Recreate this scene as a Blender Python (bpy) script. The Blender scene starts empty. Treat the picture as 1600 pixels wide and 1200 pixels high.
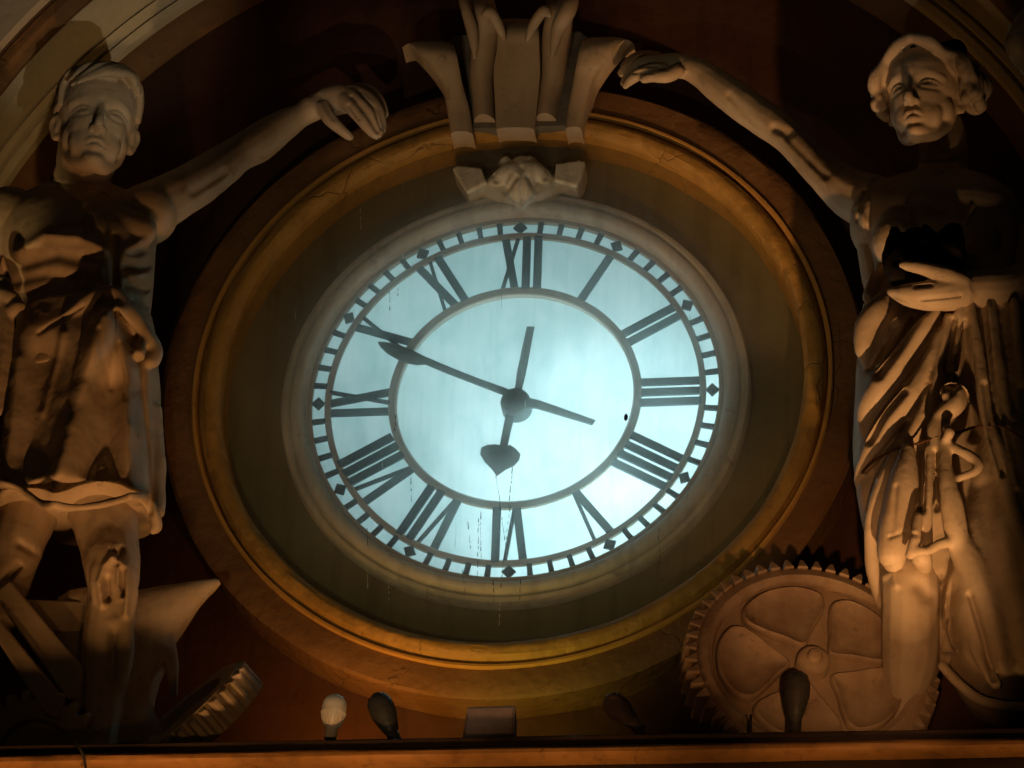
import bpy, bmesh, math, random
import numpy as np
from mathutils import Vector, Matrix, noise

random.seed(7); rng = np.random.default_rng(7)
scn = bpy.context.scene
col = scn.collection

# ------------------------------------------------------------------ camera
# x runs along the facade, z is up, +y goes into the wall; the origin is the dial centre.
AZ, EL, ROLL = math.radians(7.942), math.radians(29.945), math.radians(1.9447)
DIST, FPX = 26.0, 8525.4
cp = np.array([math.sin(AZ)*math.cos(EL), -math.cos(AZ)*math.cos(EL), -math.sin(EL)])*DIST
fw = -cp/DIST
rr = np.cross(fw, [0, 0, 1]); rr /= np.linalg.norm(rr); uu = np.cross(rr, fw)
fw = fw + (-1.46963e-2/26)*rr + (6.173e-2/26)*uu; fw /= np.linalg.norm(fw)
rr = np.cross(fw, [0, 0, 1]); rr /= np.linalg.norm(rr); uu = np.cross(rr, fw)
RT = math.cos(ROLL)*rr + math.sin(ROLL)*uu
UP = -math.sin(ROLL)*rr + math.cos(ROLL)*uu
cam = bpy.data.cameras.new('camera'); camo = bpy.data.objects.new('camera', cam); col.objects.link(camo)
cam.sensor_width = 36; cam.lens = 36*FPX/1600; cam.clip_end = 500; cam.clip_start = 1
m = Matrix(((RT[0], UP[0], -fw[0], cp[0]), (RT[1], UP[1], -fw[1], cp[1]), (RT[2], UP[2], -fw[2], cp[2]), (0, 0, 0, 1)))
camo.matrix_world = m
scn.camera = camo

# ------------------------------------------------------------------ night sky
w = bpy.data.worlds.new('World'); scn.world = w; w.use_nodes = True
nt = w.node_tree; bg = nt.nodes['Background']
sky = nt.nodes.new('ShaderNodeTexSky'); sky.sky_type = 'NISHITA'; sky.sun_disc = False
sky.sun_elevation = math.radians(4); sky.sun_rotation = math.radians(200)
nt.links.new(sky.outputs[0], bg.inputs[0]); bg.inputs[1].default_value = 0.0018

scn.view_settings.view_transform = 'Standard'; scn.view_settings.look = 'None'
scn.view_settings.exposure = 0; scn.view_settings.gamma = 1
scn.cycles.max_bounces = 8; scn.cycles.transparent_max_bounces = 16
scn.cycles.use_denoising = True; scn.cycles.sample_clamp_indirect = 3
scn.cycles.caustics_reflective = False; scn.cycles.caustics_refractive = False

def P(u, v, y):                      # the point of the plane at depth y that a measured spot of the facade has
    d = fw*FPX + (u-800)*RT - (v-600)*UP
    return cp + d*((y-cp[1])/d[1])
def PX(V):
    d = np.asarray(V)-cp; z = d@fw
    return 800+FPX*(d@RT)/z, 600-FPX*(d@UP)/z
PM = 1/328.0                         # metres per measured pixel

def lamp(name, kind, loc, power, colr, size=.05, target=None, angle=100, blend=.6, parent=None):
    l = bpy.data.lights.new(name, kind); l.energy = power; l.color = colr; l.shadow_soft_size = size
    o = bpy.data.objects.new(name, l); col.objects.link(o); o.location = loc
    if kind == 'SPOT':
        l.spot_size = math.radians(angle); l.spot_blend = blend
        o.rotation_euler = (Vector(target)-Vector(loc)).to_track_quat('-Z', 'Y').to_euler()
    return o
LEDGE = -2.41
# ledge floodlights, unseen lamps off the ledge, and fills added for single parts
lamp('key_left', 'SPOT', (-1.35, -2.30, -4.6), 350, (1.0, .46, .16), .05, (-1.88, -1.0, -.95), 16, 1.0)
lamp('flood_anvil', 'SPOT', (-0.95, -1.20, -2.12), 13, (1.0, .50, .20), .04, (-1.58, -.6, -1.02), 38, .9)
lamp('flood_left', 'SPOT', (-0.62, -0.56, -2.15), 21, (1.0, .40, .07), .05, (-.60, -.12, -1.50), 140, 1.0)
lamp('flood_middle', 'SPOT', (0.16, -0.52, -2.15), 7, (.95, .80, .10), .05, (0.05, -.1, -1.4), 120, 1.0)
lamp('key_right', 'SPOT', (2.45, -2.46, -4.8), 860, (1.0, .50, .19), .04, (1.66, -.95, -.40), 19, .9)
lamp('face_fill', 'SPOT', (2.7, -2.7, -4.6), 170, (1.0, .56, .26), .05, (1.98, -.85, 1.30), 11, 1.0)  # unseen spot added to brighten the woman's face
lamp('wheel_fill', 'SPOT', (2.2, -5.6, -4.6), 390, (1.0, .46, .17), .05, (1.68, -.95, -1.75), 17, 1.0)  # extra spot out of view, added so the big wheel is lit
for lx, lw in ((-2.2, 14), (-1.3, 14), (-.4, 11), (.5, 7), (1.5, 4.5), (2.4, 4)):     # unseen row of spots added to brighten the nosing
    lamp('nosing_fill', 'SPOT', (lx, -1.56, -3.02), lw, (1.0, .46, .14), .03, (lx, -1.25, -2.5), 110, 1.0)
lamp('front_fill', 'SPOT', (-.5, -2.6, -3.4), 9, (1.0, .48, .16), .04, (-.3, -1.0, -2.1), 90, 1.0)  # unseen spot added to brighten the nosing and the lamp bodies
lamp('flood_far_left', 'SPOT', (-3.4, -3.0, -3.6), 260, (1.0, .62, .25), .05, (-2.56, -.98, 0.15), 9.5, .6)
lamp('recess_fill', 'SPOT', (-.7, -6.4, -4.9), 150, (1.0, .82, .50), .06, (0, 0, .04), 24.5, .2)  # added spot, its cone kept to the recess and round frame
lamp('bracket_fill', 'SPOT', (0.10, -2.7, -4.1), 120, (1.0, .56, .32), .06, (0.02, -.4, 1.25), 24, 1.0)  # added out of view to light the top bracket
lamp('arm_fill', 'SPOT', (0.9, -2.6, -4.6), 60, (1.0, .58, .34), .05, (1.35, -.4, 1.1), 26, 1.0)  # added out of view for the woman's raised arm
lamp('hand_fill', 'SPOT', (-.3, -4.6, -4.6), 300, (1.0, .62, .38), .05, (-.83, -.4, 1.42), 5.2, 1.0)  # unseen, added to brighten the smith's hand on the frame
lamp('arch_fill', 'SPOT', (1.1, -6.5, -4.6), 520, (1.0, .80, .52), .05, (-1.98, -.6, 2.0), 10, .7)  # unseen, added for the left arch and placed to throw the head's shadow
lamp('arch_fill_right', 'SPOT', (1.0, -6.5, -4.6), 160, (.95, .88, .70), .05, (1.80, -.3, 2.5), 9, 1.0)  # added out of view to brighten the arch on the right
# tubes of the light box behind the dial
lamp('dial_lamp', 'POINT', (0.53, .225, -0.50), 160, (.68, .95, 1.0), .09)
lamp('dial_lamp_weak', 'POINT', (-0.40, .85, 0.42), 17, (.60, .88, .90), .35)

# ------------------------------------------------------------------ materials
def mat(name, c1, c2=None, scale=3, rough=.8, bump=.15, bscale=30, dirt=.0, dirtcol=(.03, .02, .015), crack=0, spec=.3, streak=0, det=8, bdist=.02):
    mt = bpy.data.materials.new(name); mt.use_nodes = True
    n = mt.node_tree.nodes; L = mt.node_tree.links; b = n['Principled BSDF']
    b.inputs['Roughness'].default_value = rough; b.inputs['Specular IOR Level'].default_value = spec
    geo = n.new('ShaderNodeNewGeometry')
    nz = n.new('ShaderNodeTexNoise'); nz.inputs['Scale'].default_value = scale; nz.inputs['Detail'].default_value = det; nz.inputs['Roughness'].default_value = .65
    L.new(geo.outputs['Position'], nz.inputs['Vector'])
    r = n.new('ShaderNodeValToRGB'); r.color_ramp.elements[0].position = .35; r.color_ramp.elements[1].position = .68
    r.color_ramp.elements[0].color = (*(c2 or c1), 1); r.color_ramp.elements[1].color = (*c1, 1)
    L.new(nz.outputs['Fac'], r.inputs['Fac']); cout = r.outputs['Color']
    def dark(fac_socket, lo, hi, amount, cc):
        nonlocal cout
        rp = n.new('ShaderNodeMapRange'); rp.inputs['From Min'].default_value = lo; rp.inputs['From Max'].default_value = hi
        rp.inputs['To Min'].default_value = amount*.8; rp.inputs['To Max'].default_value = 0
        L.new(fac_socket, rp.inputs['Value'])
        mx = n.new('ShaderNodeMix'); mx.data_type = 'RGBA'; L.new(rp.outputs[0], mx.inputs['Factor'])
        L.new(cout, mx.inputs['A']); mx.inputs['B'].default_value = (*cc, 1); cout = mx.outputs['Result']
    if dirt:
        z2 = n.new('ShaderNodeTexNoise'); z2.inputs['Scale'].default_value = 7; z2.inputs['Detail'].default_value = 12; z2.inputs['Roughness'].default_value = .75
        L.new(geo.outputs['Position'], z2.inputs['Vector']); dark(z2.outputs['Fac'], .33, .42, dirt, dirtcol)
        z4 = n.new('ShaderNodeTexNoise'); z4.inputs['Scale'].default_value = 62; z4.inputs['Detail'].default_value = 3
        L.new(geo.outputs['Position'], z4.inputs['Vector']); dark(z4.outputs['Fac'], .22, .27, dirt, dirtcol)
    if streak:
        mp = n.new('ShaderNodeMapping'); mp.inputs['Scale'].default_value = (14, 14, 1.2); L.new(geo.outputs['Position'], mp.inputs['Vector'])
        z3 = n.new('ShaderNodeTexNoise'); z3.inputs['Scale'].default_value = 1; z3.inputs['Detail'].default_value = 5; L.new(mp.outputs[0], z3.inputs['Vector'])
        dark(z3.outputs['Fac'], .34, .5, streak, dirtcol)
    hgt = None
    bz = n.new('ShaderNodeTexNoise'); bz.inputs['Scale'].default_value = bscale; bz.inputs['Detail'].default_value = 6; L.new(geo.outputs['Position'], bz.inputs['Vector'])
    bp = n.new('ShaderNodeBump'); bp.inputs['Strength'].default_value = bump; bp.inputs['Distance'].default_value = bdist
    hs = bz.outputs['Fac']
    if crack:
        wn = n.new('ShaderNodeTexNoise'); wn.inputs['Scale'].default_value = 4; wn.inputs['Detail'].default_value = 6; L.new(geo.outputs['Position'], wn.inputs['Vector'])
        wm = n.new('ShaderNodeMix'); wm.data_type = 'RGBA'; wm.inputs['Factor'].default_value = .25; L.new(geo.outputs['Position'], wm.inputs['A']); L.new(wn.outputs['Color'], wm.inputs['B'])
        vo = n.new('ShaderNodeTexVoronoi'); vo.feature = 'DISTANCE_TO_EDGE'; vo.inputs['Scale'].default_value = 2.4; L.new(wm.outputs['Result'], vo.inputs['Vector'])
        z5 = n.new('ShaderNodeTexNoise'); z5.inputs['Scale'].default_value = 2.2; L.new(geo.outputs['Position'], z5.inputs['Vector'])
        ms = n.new('ShaderNodeMapRange'); ms.inputs['From Min'].default_value = .52; ms.inputs['From Max'].default_value = .62; L.new(z5.outputs['Fac'], ms.inputs['Value'])
        cr = n.new('ShaderNodeMapRange'); cr.inputs['From Min'].default_value = 0.0; cr.inputs['From Max'].default_value = .012; cr.inputs['To Min'].default_value = crack; cr.inputs['To Max'].default_value = 0
        L.new(vo.outputs['Distance'], cr.inputs['Value'])
        mu = n.new('ShaderNodeMath'); mu.operation = 'MULTIPLY'; L.new(cr.outputs[0], mu.inputs[0]); L.new(ms.outputs[0], mu.inputs[1])
        inv = n.new('ShaderNodeMath'); inv.operation = 'SUBTRACT'; L.new(bz.outputs['Fac'], inv.inputs[0]); L.new(mu.outputs[0], inv.inputs[1]); hs = inv.outputs[0]
        mx = n.new('ShaderNodeMix'); mx.data_type = 'RGBA'; L.new(mu.outputs[0], mx.inputs['Factor']); L.new(cout, mx.inputs['A']); mx.inputs['B'].default_value = (*dirtcol, 1); cout = mx.outputs['Result']
    L.new(hs, bp.inputs['Height']); L.new(bp.outputs[0], b.inputs['Normal'])
    L.new(cout, b.inputs['Base Color'])
    return mt

M = {}
M['plaster'] = mat('painted_plaster', (.48, .39, .28), (.38, .29, .19), 3, .62, .3, 30, .7, (.09, .065, .045), spec=.35, streak=.15, bdist=.007)
M['wheel'] = mat('stained_plaster', (.50, .38, .25), (.30, .19, .12), 3.2, .65, .4, 26, .8, (.07, .045, .03), spec=.3, streak=.2, bdist=.01)
M['hair'] = mat('plaster_hair', (.44, .35, .25), (.36, .28, .19), 6, .65, .3, 40, .6, (.07, .05, .04), spec=.3, bdist=.007)
M['oxide'] = mat('dark_red_wall', (.085, .035, .018), (.055, .024, .014), 2, .8, .25, 18, .5, (.02, .012, .01), streak=.3)
M['gold'] = mat('ochre_moulding', (.44, .26, .065), (.34, .19, .045), 3, .55, .7, 14, .6, (.06, .03, .012), crack=.4, spec=.4, streak=.25)
M['goldline'] = mat('ochre_fillet', (.56, .32, .09), (.44, .24, .06), 3, .5, .3, 20, .5, (.07, .035, .015))
M['band'] = mat('brown_band', (.21, .112, .045), (.15, .075, .03), 2.4, .7, .5, 18, .7, (.05, .025, .012), crack=.4)
M['olive'] = mat('olive_recess', (.26, .235, .13), (.19, .17, .09), 2, .75, .2, 22, .6, (.05, .035, .015), streak=.4)
M['cream'] = mat('cream_arch', (.55, .47, .35), (.44, .37, .27), 2, .7, .2, 20, .4, (.1, .08, .05))
M['bezel'] = mat('grey_bezel', (.74, .74, .66), (.58, .58, .50), 4, .6, .3, 30, .6, (.07, .06, .045), streak=.3)
M['iron'] = mat('dial_iron', (.46, .37, .24), (.36, .28, .18), 5, .6, .2, 40, .3)
M['black'] = mat('numeral_black', (.022, .026, .045), (.014, .016, .03), 8, .6, .1, 40)
M['hand'] = mat('hand_grey', (.10, .12, .12), (.065, .08, .085), 9, .55, .2, 40)
M['greyconsole'] = mat('grey_stone', (.20, .19, .16), (.12, .11, .09), 5, .8, .4, 25, .8, (.03, .025, .02))
M['lampdark'] = mat('lamp_housing', (.05, .045, .04), (.03, .03, .03), 8, .5, .2, 30)
M['lampglass'] = mat('lamp_glass', (.70, .66, .58), (.6, .56, .5), 12, .3, .1, 30, spec=.6)
M['ledge'] = mat('ledge_paint', (.42, .22, .07), (.33, .16, .05), 3, .55, .35, 14, .6, (.05, .03, .015), crack=.5, streak=.3)
M['shade_and_hook'] = mat('ledge_shade_and_hook', (.055, .035, .022), (.035, .022, .015), 3, .8, .3, 14, .5, streak=.3)  # shade on the ledge put into the colour; also the hook's own dark tone
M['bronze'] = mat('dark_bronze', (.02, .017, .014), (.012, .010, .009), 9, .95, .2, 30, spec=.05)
M['white'] = mat('box_lining', (.22, .23, .23))
M['mauve'] = mat('mauve_box', (.34, .25, .23), (.25, .18, .165), 6, .7, .3, 30, .5)

def opal():
    mt = bpy.data.materials.new('opal_glass'); mt.use_nodes = True; n = mt.node_tree.nodes; L = mt.node_tree.links
    out = n['Material Output']; n.remove(n['Principled BSDF'])
    tr = n.new('ShaderNodeBsdfTranslucent'); df = n.new('ShaderNodeBsdfDiffuse'); mx = n.new('ShaderNodeMixShader')
    geo = n.new('ShaderNodeNewGeometry'); nz = n.new('ShaderNodeTexNoise'); nz.inputs['Scale'].default_value = 9; nz.inputs['Detail'].default_value = 10; nz.inputs['Roughness'].default_value = .7
    mp = n.new('ShaderNodeMapping'); mp.inputs['Scale'].default_value = (1, 1, .45); L.new(geo.outputs['Position'], mp.inputs['Vector']); L.new(mp.outputs[0], nz.inputs['Vector'])
    r = n.new('ShaderNodeValToRGB'); r.color_ramp.elements[0].position = .3; r.color_ramp.elements[1].position = .6
    r.color_ramp.elements[0].color = (.62, .72, .72, 1); r.color_ramp.elements[1].color = (.80, .84, .84, 1); L.new(nz.outputs['Fac'], r.inputs['Fac'])
    L.new(r.outputs[0], tr.inputs['Color']); df.inputs['Color'].default_value = (.5, .52, .5, 1)
    mx.inputs[0].default_value = .15; L.new(tr.outputs[0], mx.inputs[1]); L.new(df.outputs[0], mx.inputs[2]); L.new(mx.outputs[0], out.inputs[0])
    return mt
M['opal'] = opal()
def pane():
    mt = bpy.data.materials.new('dusty_glass'); mt.use_nodes = True; n = mt.node_tree.nodes; L = mt.node_tree.links
    out = n['Material Output']; n.remove(n['Principled BSDF'])
    tp = n.new('ShaderNodeBsdfTransparent'); tr = n.new('ShaderNodeBsdfTranslucent'); df = n.new('ShaderNodeBsdfDiffuse')
    df.inputs['Color'].default_value = (.55, .47, .36, 1); tr.inputs['Color'].default_value = (.80, .82, .80, 1)
    geo = n.new('ShaderNodeNewGeometry')
    # grime that ran down the pane, heavier where a soft cloud lies
    mp = n.new('ShaderNodeMapping'); mp.inputs['Scale'].default_value = (26, 1, 1.1); L.new(geo.outputs['Position'], mp.inputs['Vector'])
    st = n.new('ShaderNodeTexNoise'); st.inputs['Scale'].default_value = 1.3; st.inputs['Detail'].default_value = 4; L.new(mp.outputs[0], st.inputs['Vector'])
    sr = n.new('ShaderNodeMapRange'); sr.inputs['From Min'].default_value = .45; sr.inputs['From Max'].default_value = .75; sr.inputs['To Max'].default_value = .022; L.new(st.outputs['Fac'], sr.inputs['Value'])
    cl = n.new('ShaderNodeTexNoise'); cl.inputs['Scale'].default_value = 2.0; cl.inputs['Detail'].default_value = 7; L.new(geo.outputs['Position'], cl.inputs['Vector'])
    cr = n.new('ShaderNodeMapRange'); cr.inputs['From Min'].default_value = .3; cr.inputs['From Max'].default_value = .7; cr.inputs['To Min'].default_value = .14; cr.inputs['To Max'].default_value = .23; L.new(cl.outputs['Fac'], cr.inputs['Value'])
    ad = n.new('ShaderNodeMath'); ad.operation = 'ADD'; L.new(sr.outputs[0], ad.inputs[0]); L.new(cr.outputs[0], ad.inputs[1])
    mp2 = n.new('ShaderNodeMapping'); mp2.inputs['Scale'].default_value = (85, 1, 3.2); L.new(geo.outputs['Position'], mp2.inputs['Vector'])
    s2 = n.new('ShaderNodeTexNoise'); s2.inputs['Scale'].default_value = 1; s2.inputs['Detail'].default_value = 2; L.new(mp2.outputs[0], s2.inputs['Vector'])
    sr2 = n.new('ShaderNodeMapRange'); sr2.inputs['From Min'].default_value = .73; sr2.inputs['From Max'].default_value = .80; sr2.inputs['To Max'].default_value = .30; L.new(s2.outputs['Fac'], sr2.inputs['Value'])
    ad2 = n.new('ShaderNodeMath'); ad2.operation = 'ADD'; L.new(ad.outputs[0], ad2.inputs[0]); L.new(sr2.outputs[0], ad2.inputs[1]); ad = ad2
    m1 = n.new('ShaderNodeMixShader'); m1.inputs[0].default_value = .08; L.new(tr.outputs[0], m1.inputs[1]); L.new(df.outputs[0], m1.inputs[2])
    m2 = n.new('ShaderNodeMixShader'); L.new(ad.outputs[0], m2.inputs[0]); L.new(tp.outputs[0], m2.inputs[1]); L.new(m1.outputs[0], m2.inputs[2])
    L.new(m2.outputs[0], out.inputs[0]); return mt
M['pane'] = pane()

# ------------------------------------------------------------------ helpers
def tag(o, label=None, cat=None, group=None, kind=None):
    for k, v in (('label', label), ('category', cat), ('group', group), ('kind', kind)):
        if v: o[k] = v
    return o
def empty(name, loc, label, cat, group=None):
    o = bpy.data.objects.new(name, None); col.objects.link(o); o.location = loc; return tag(o, label, cat, group)
def mesh(name, V, F, mt, parent=None, smooth=True, angle=None):
    me = bpy.data.meshes.new(name); me.from_pydata([tuple(map(float, v)) for v in V], [], F)
    bm = bmesh.new(); bm.from_mesh(me); bmesh.ops.recalc_face_normals(bm, faces=bm.faces); bm.to_mesh(me); bm.free()
    me.materials.append(mt)
    o = bpy.data.objects.new(name, me); col.objects.link(o)
    if smooth:
        me.polygons.foreach_set('use_smooth', [True]*len(me.polygons))
        if angle:
            me.set_sharp_from_angle(angle=math.radians(angle))
    if parent: attach(o, parent)
    return o
def attach(o, parent):
    o.parent = parent
    o.location = Vector(o.location)-Vector(parent.location) if parent.type == 'EMPTY' and parent.parent is None else o.location
def attach_abs(o, parent): attach(o, parent)

def lathe(profile, n=192, a0=0, a1=2*math.pi, cy=0, wob=0):
    # profile of (radius, y) swept round the y axis
    full = abs(a1-a0-2*math.pi) < 1e-6; V = []; F = []; k = len(profile); cnt = n if full else n+1
    for i in range(cnt):
        a = a0+(a1-a0)*i/n
        for j, (r, y) in enumerate(profile):
            q = 1+wob*noise.noise(Vector((math.cos(a)*4, math.sin(a)*4, j*.7))) if wob else 1
            V.append((r*q*math.cos(a), y+(wob*.8*noise.noise(Vector((math.cos(a)*6, math.sin(a)*6, 9+j*.9))) if wob else 0), r*q*math.sin(a)))
    for i in range(n):
        i2 = (i+1) % cnt
        for j in range(k-1): F.append((i*k+j, i*k+j+1, i2*k+j+1, i2*k+j))
    return V, F
def ring(name, profile, mt, parent, closed=True, **kw):
    pr = profile+[profile[0]] if closed else profile
    V, F = lathe(pr, **kw)
    o = mesh(name, V, F, mt, parent, True, 35)
    bm = bmesh.new(); bm.from_mesh(o.data); bmesh.ops.remove_doubles(bm, verts=bm.verts, dist=1e-5); bmesh.ops.recalc_face_normals(bm, faces=bm.faces); bm.to_mesh(o.data); bm.free()
    o.data.set_sharp_from_angle(angle=math.radians(35))
    return o
def prism(poly, y0, y1, bevel=0):
    # poly: list of (x, z); extruded from y0 (front) to y1
    n = len(poly); V = [(x, y0, z) for x, z in poly]+[(x, y1, z) for x, z in poly]
    F = [tuple(range(n)), tuple(range(2*n-1, n-1, -1))]+[(i, (i+1) % n, n+(i+1) % n, n+i) for i in range(n)]
    return V, F
def merge(parts):
    V = []; F = []
    for v, f in parts:
        o = len(V); V += list(v); F += [tuple(i+o for i in q) for q in f]
    return V, F
def box(x0, x1, y0, y1, z0, z1): return prism([(x0, z0), (x1, z0), (x1, z1), (x0, z1)], y0, y1)
def bevel(o, w=.01, seg=2):
    b = o.modifiers.new('bevel', 'BEVEL'); b.width = w; b.segments = seg; b.limit_method = 'ANGLE'; return o

# swept tube and stacked sections, in world metres
def catmull(pts, sub):
    pts = np.array(pts, float); n = len(pts)
    if n == 2: return np.array([pts[0]+(pts[1]-pts[0])*t for t in np.linspace(0, 1, sub+1)])
    out = []
    for i in range(n-1):
        p0 = pts[max(i-1, 0)]; p1 = pts[i]; p2 = pts[i+1]; p3 = pts[min(i+2, n-1)]
        for t in np.linspace(0, 1, sub, endpoint=False):
            out.append(.5*((2*p1)+(-p0+p2)*t+(2*p0-5*p1+4*p2-p3)*t*t+(-p0+3*p1-3*p2+p3)*t**3))
    out.append(pts[-1]); return np.array(out)
def ball(c, r, n=12):
    rx, ry, rz = (r, r, r) if np.isscalar(r) else r
    V = [(c[0], c[1], c[2]-rz)]; F = []
    for i in range(1, n):
        p = -math.pi/2+math.pi*i/n
        for j in range(2*n):
            a = math.pi*j/n; V.append((c[0]+rx*math.cos(p)*math.cos(a), c[1]+ry*math.cos(p)*math.sin(a), c[2]+rz*math.sin(p)))
    V.append((c[0], c[1], c[2]+rz)); L = len(V)-1; m_ = 2*n
    for j in range(m_):
        F.append((0, 1+(j+1) % m_, 1+j)); F.append((L, L-m_+j, L-m_+(j+1) % m_))
        for i in range(n-2): a = 1+i*m_; F.append((a+j, a+(j+1) % m_, a+m_+(j+1) % m_, a+m_+j))
    return V, F
def sweep(pts, n=14, sub=6, flat=1.0, caps=True):
    # pts: (x, y, z, r)
    C = catmull(pts, sub); C[:, 3] = np.maximum(C[:, 3], .001); V = []; F = []; k = len(C); parts = []
    T = np.gradient(C[:, :3], axis=0); T /= np.linalg.norm(T, axis=1)[:, None]+1e-9
    ref = np.array([0, 1., 0])
    for i in range(k):
        a = np.cross(T[i], ref); a /= np.linalg.norm(a)+1e-9; b = np.cross(a, T[i])
        for j in range(n):
            th = 2*math.pi*j/n; V.append(C[i, :3]+C[i, 3]*(math.cos(th)*a+math.sin(th)*b*flat))
    for i in range(k-1):
        for j in range(n): F.append((i*n+j, i*n+(j+1) % n, (i+1)*n+(j+1) % n, (i+1)*n+j))
    F.append(tuple(range(n-1, -1, -1))); F.append(tuple((k-1)*n+j for j in range(n)))
    parts.append((V, F))
    if caps: parts += [ball(C[0, :3], C[0, 3]*.99, 6), ball(C[-1, :3], C[-1, 3]*.99, 6)]
    return merge(parts)
def pxl(pts): return [(*P(u, v, y), r*PM) for u, v, y, r in pts]
def limb(pts, **k): return sweep(pxl(pts), **k)
def stack(secs, n=48, sub=5, fold=None, ex=2.2):
    # secs: (u, v, y, half width px, half depth m)
    S = [(*P(u, v, y), hw*PM, hd) for u, v, y, hw, hd in secs]
    C = catmull(S, sub); V = []; F = []; k = len(C)
    for i in range(k):
        for j in range(n):
            th = 2*math.pi*j/n; c, s = math.cos(th), math.sin(th)
            q = (abs(c)**ex+abs(s)**ex)**(-1/ex)
            if fold: q *= fold(th, i/(k-1))
            V.append((C[i, 0]+C[i, 3]*q*c, C[i, 1]+C[i, 4]*q*s, C[i, 2]))
    for i in range(k-1):
        for j in range(n): F.append((i*n+j, i*n+(j+1) % n, (i+1)*n+(j+1) % n, (i+1)*n+j))
    F.append(tuple(range(n-1, -1, -1))); F.append(tuple((k-1)*n+j for j in range(n)))
    return V, F
def sculpt(name, parts, voxel, mt, parent=None, smooth=3, strokes=(), post=None):
    V, F = merge(parts)
    me = bpy.data.meshes.new('tmp'); me.from_pydata([tuple(map(float, v)) for v in V], [], F)
    bm = bmesh.new(); bm.from_mesh(me); bmesh.ops.recalc_face_normals(bm, faces=bm.faces); bm.to_mesh(me); bm.free()
    o = bpy.data.objects.new('tmp', me); col.objects.link(o)
    r = o.modifiers.new('r', 'REMESH'); r.mode = 'VOXEL'; r.voxel_size = voxel
    if smooth:
        s = o.modifiers.new('s', 'SMOOTH'); s.factor = .5; s.iterations = smooth
    dg = bpy.context.evaluated_depsgraph_get(); nm = bpy.data.meshes.new_from_object(o.evaluated_get(dg))
    bpy.data.objects.remove(o); nm.name = name
    n = len(nm.vertices); co = np.empty(n*3); nm.vertices.foreach_get('co', co); co = co.reshape(-1, 3)
    no = np.empty(n*3); nm.vertices.foreach_get('normal', no); no = no.reshape(-1, 3)
    if strokes:
        U, W = PX(co); tc = cp-co; tc /= np.linalg.norm(tc, axis=1)[:, None]
        face = np.clip((no*tc).sum(1)*2.2, 0, 1); D = np.zeros(n)
        for pts, rad, amt in strokes:
            pts = np.array(pts, float)
            d2 = np.full(n, 1e9)
            if len(pts) == 1: d2 = (U-pts[0, 0])**2+(W-pts[0, 1])**2
            for a, b in zip(pts[:-1], pts[1:]):
                e = b-a; t = np.clip(((U-a[0])*e[0]+(W-a[1])*e[1])/(e@e+1e-9), 0, 1)
                d2 = np.minimum(d2, (U-a[0]-t*e[0])**2+(W-a[1]-t*e[1])**2)
            D += amt*np.exp(-d2/(rad*rad))
        co = co+(D*face)[:, None]*np.array([0, -.94, -.34])
    if post is not None: co = post(co, no)
    nm.vertices.foreach_set('co', co.ravel()); nm.update()
    nm.materials.clear(); nm.materials.append(mt); nm.polygons.foreach_set('use_smooth', [True]*len(nm.polygons))
    ob = bpy.data.objects.new(name, nm); col.objects.link(ob)
    if parent: attach(ob, parent)
    return ob

# ------------------------------------------------------------------ wall and arch (the setting)
V = []; F = []
def disc_wall(name, r0, r1, y, mt, n=160):
    V, F = lathe([(r0, y), (r1, y)], n); return mesh(name, V, F, mt, None, False)
# tympanum wall behind everything, with the round opening
o = ring('wall', [(1.60, .06), (4.2, .06), (4.2, .50), (1.60, .50)], M['oxide'], None); tag(o, kind='structure')
def arch_part(name, prof, mt):
    pr = prof+[prof[0]]; path = [(math.cos(a), math.sin(a), 0) for a in np.linspace(0, math.pi, 121)]
    path = [(1, 0, -2.9), (1, 0, -1.5)]+path+[(-1, 0, -1.5), (-1, 0, -2.9)]
    V = [(c*r, y, s_*r+dz) for c, s_, dz in path for r, y in pr]; k = len(pr); F = []
    for i in range(len(path)-1):
        for j in range(k-1): F.append((i*k+j, i*k+j+1, (i+1)*k+j+1, (i+1)*k+j))
    return mesh(name, V, F, mt, arch, True, 35)
# deep arch: ochre chamfer, cream mouldings, soffit, front nosing, outer wall
arch = empty('arch', (0, 0, 0), 'cream painted round arch with moulded soffit rising over both statues', 'arch')
arch_part('chamfer', [(2.74, .055), (2.76, .02), (2.86, -.05), (2.95, -.05), (2.95, .3), (2.74, .3)], M['band'])
arch_part('inner_moulding', [(2.845, -.052), (2.85, -.10), (2.885, -.115), (2.895, -.09), (2.905, -.09), (2.915, -.125), (2.945, -.135), (2.955, -.11), (3.3, -.11), (3.3, -.052)], M['cream'])
arch_part('soffit', [(2.965, -.112), (2.965, -.47), (3.35, -.47), (3.35, -.112)], M['cream'])
arch_part('nosing', [(2.975, -.472), (2.94, -.485), (2.935, -.515), (2.965, -.53), (2.97, -.545), (2.985, -.56), (3.03, -.565), (3.04, -.55), (3.45, -.55), (3.45, -.472)], M['band'])
arch_part('face_band', [(3.06, -.552), (3.07, -.60), (3.42, -.60), (3.42, -.552)], M['cream'])
arch_part('outer_roll', [(3.421, -.552), (3.43, -.68), (3.50, -.72), (3.58, -.68), (5.5, -.66), (5.5, -.552)], M['oxide'])

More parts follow.
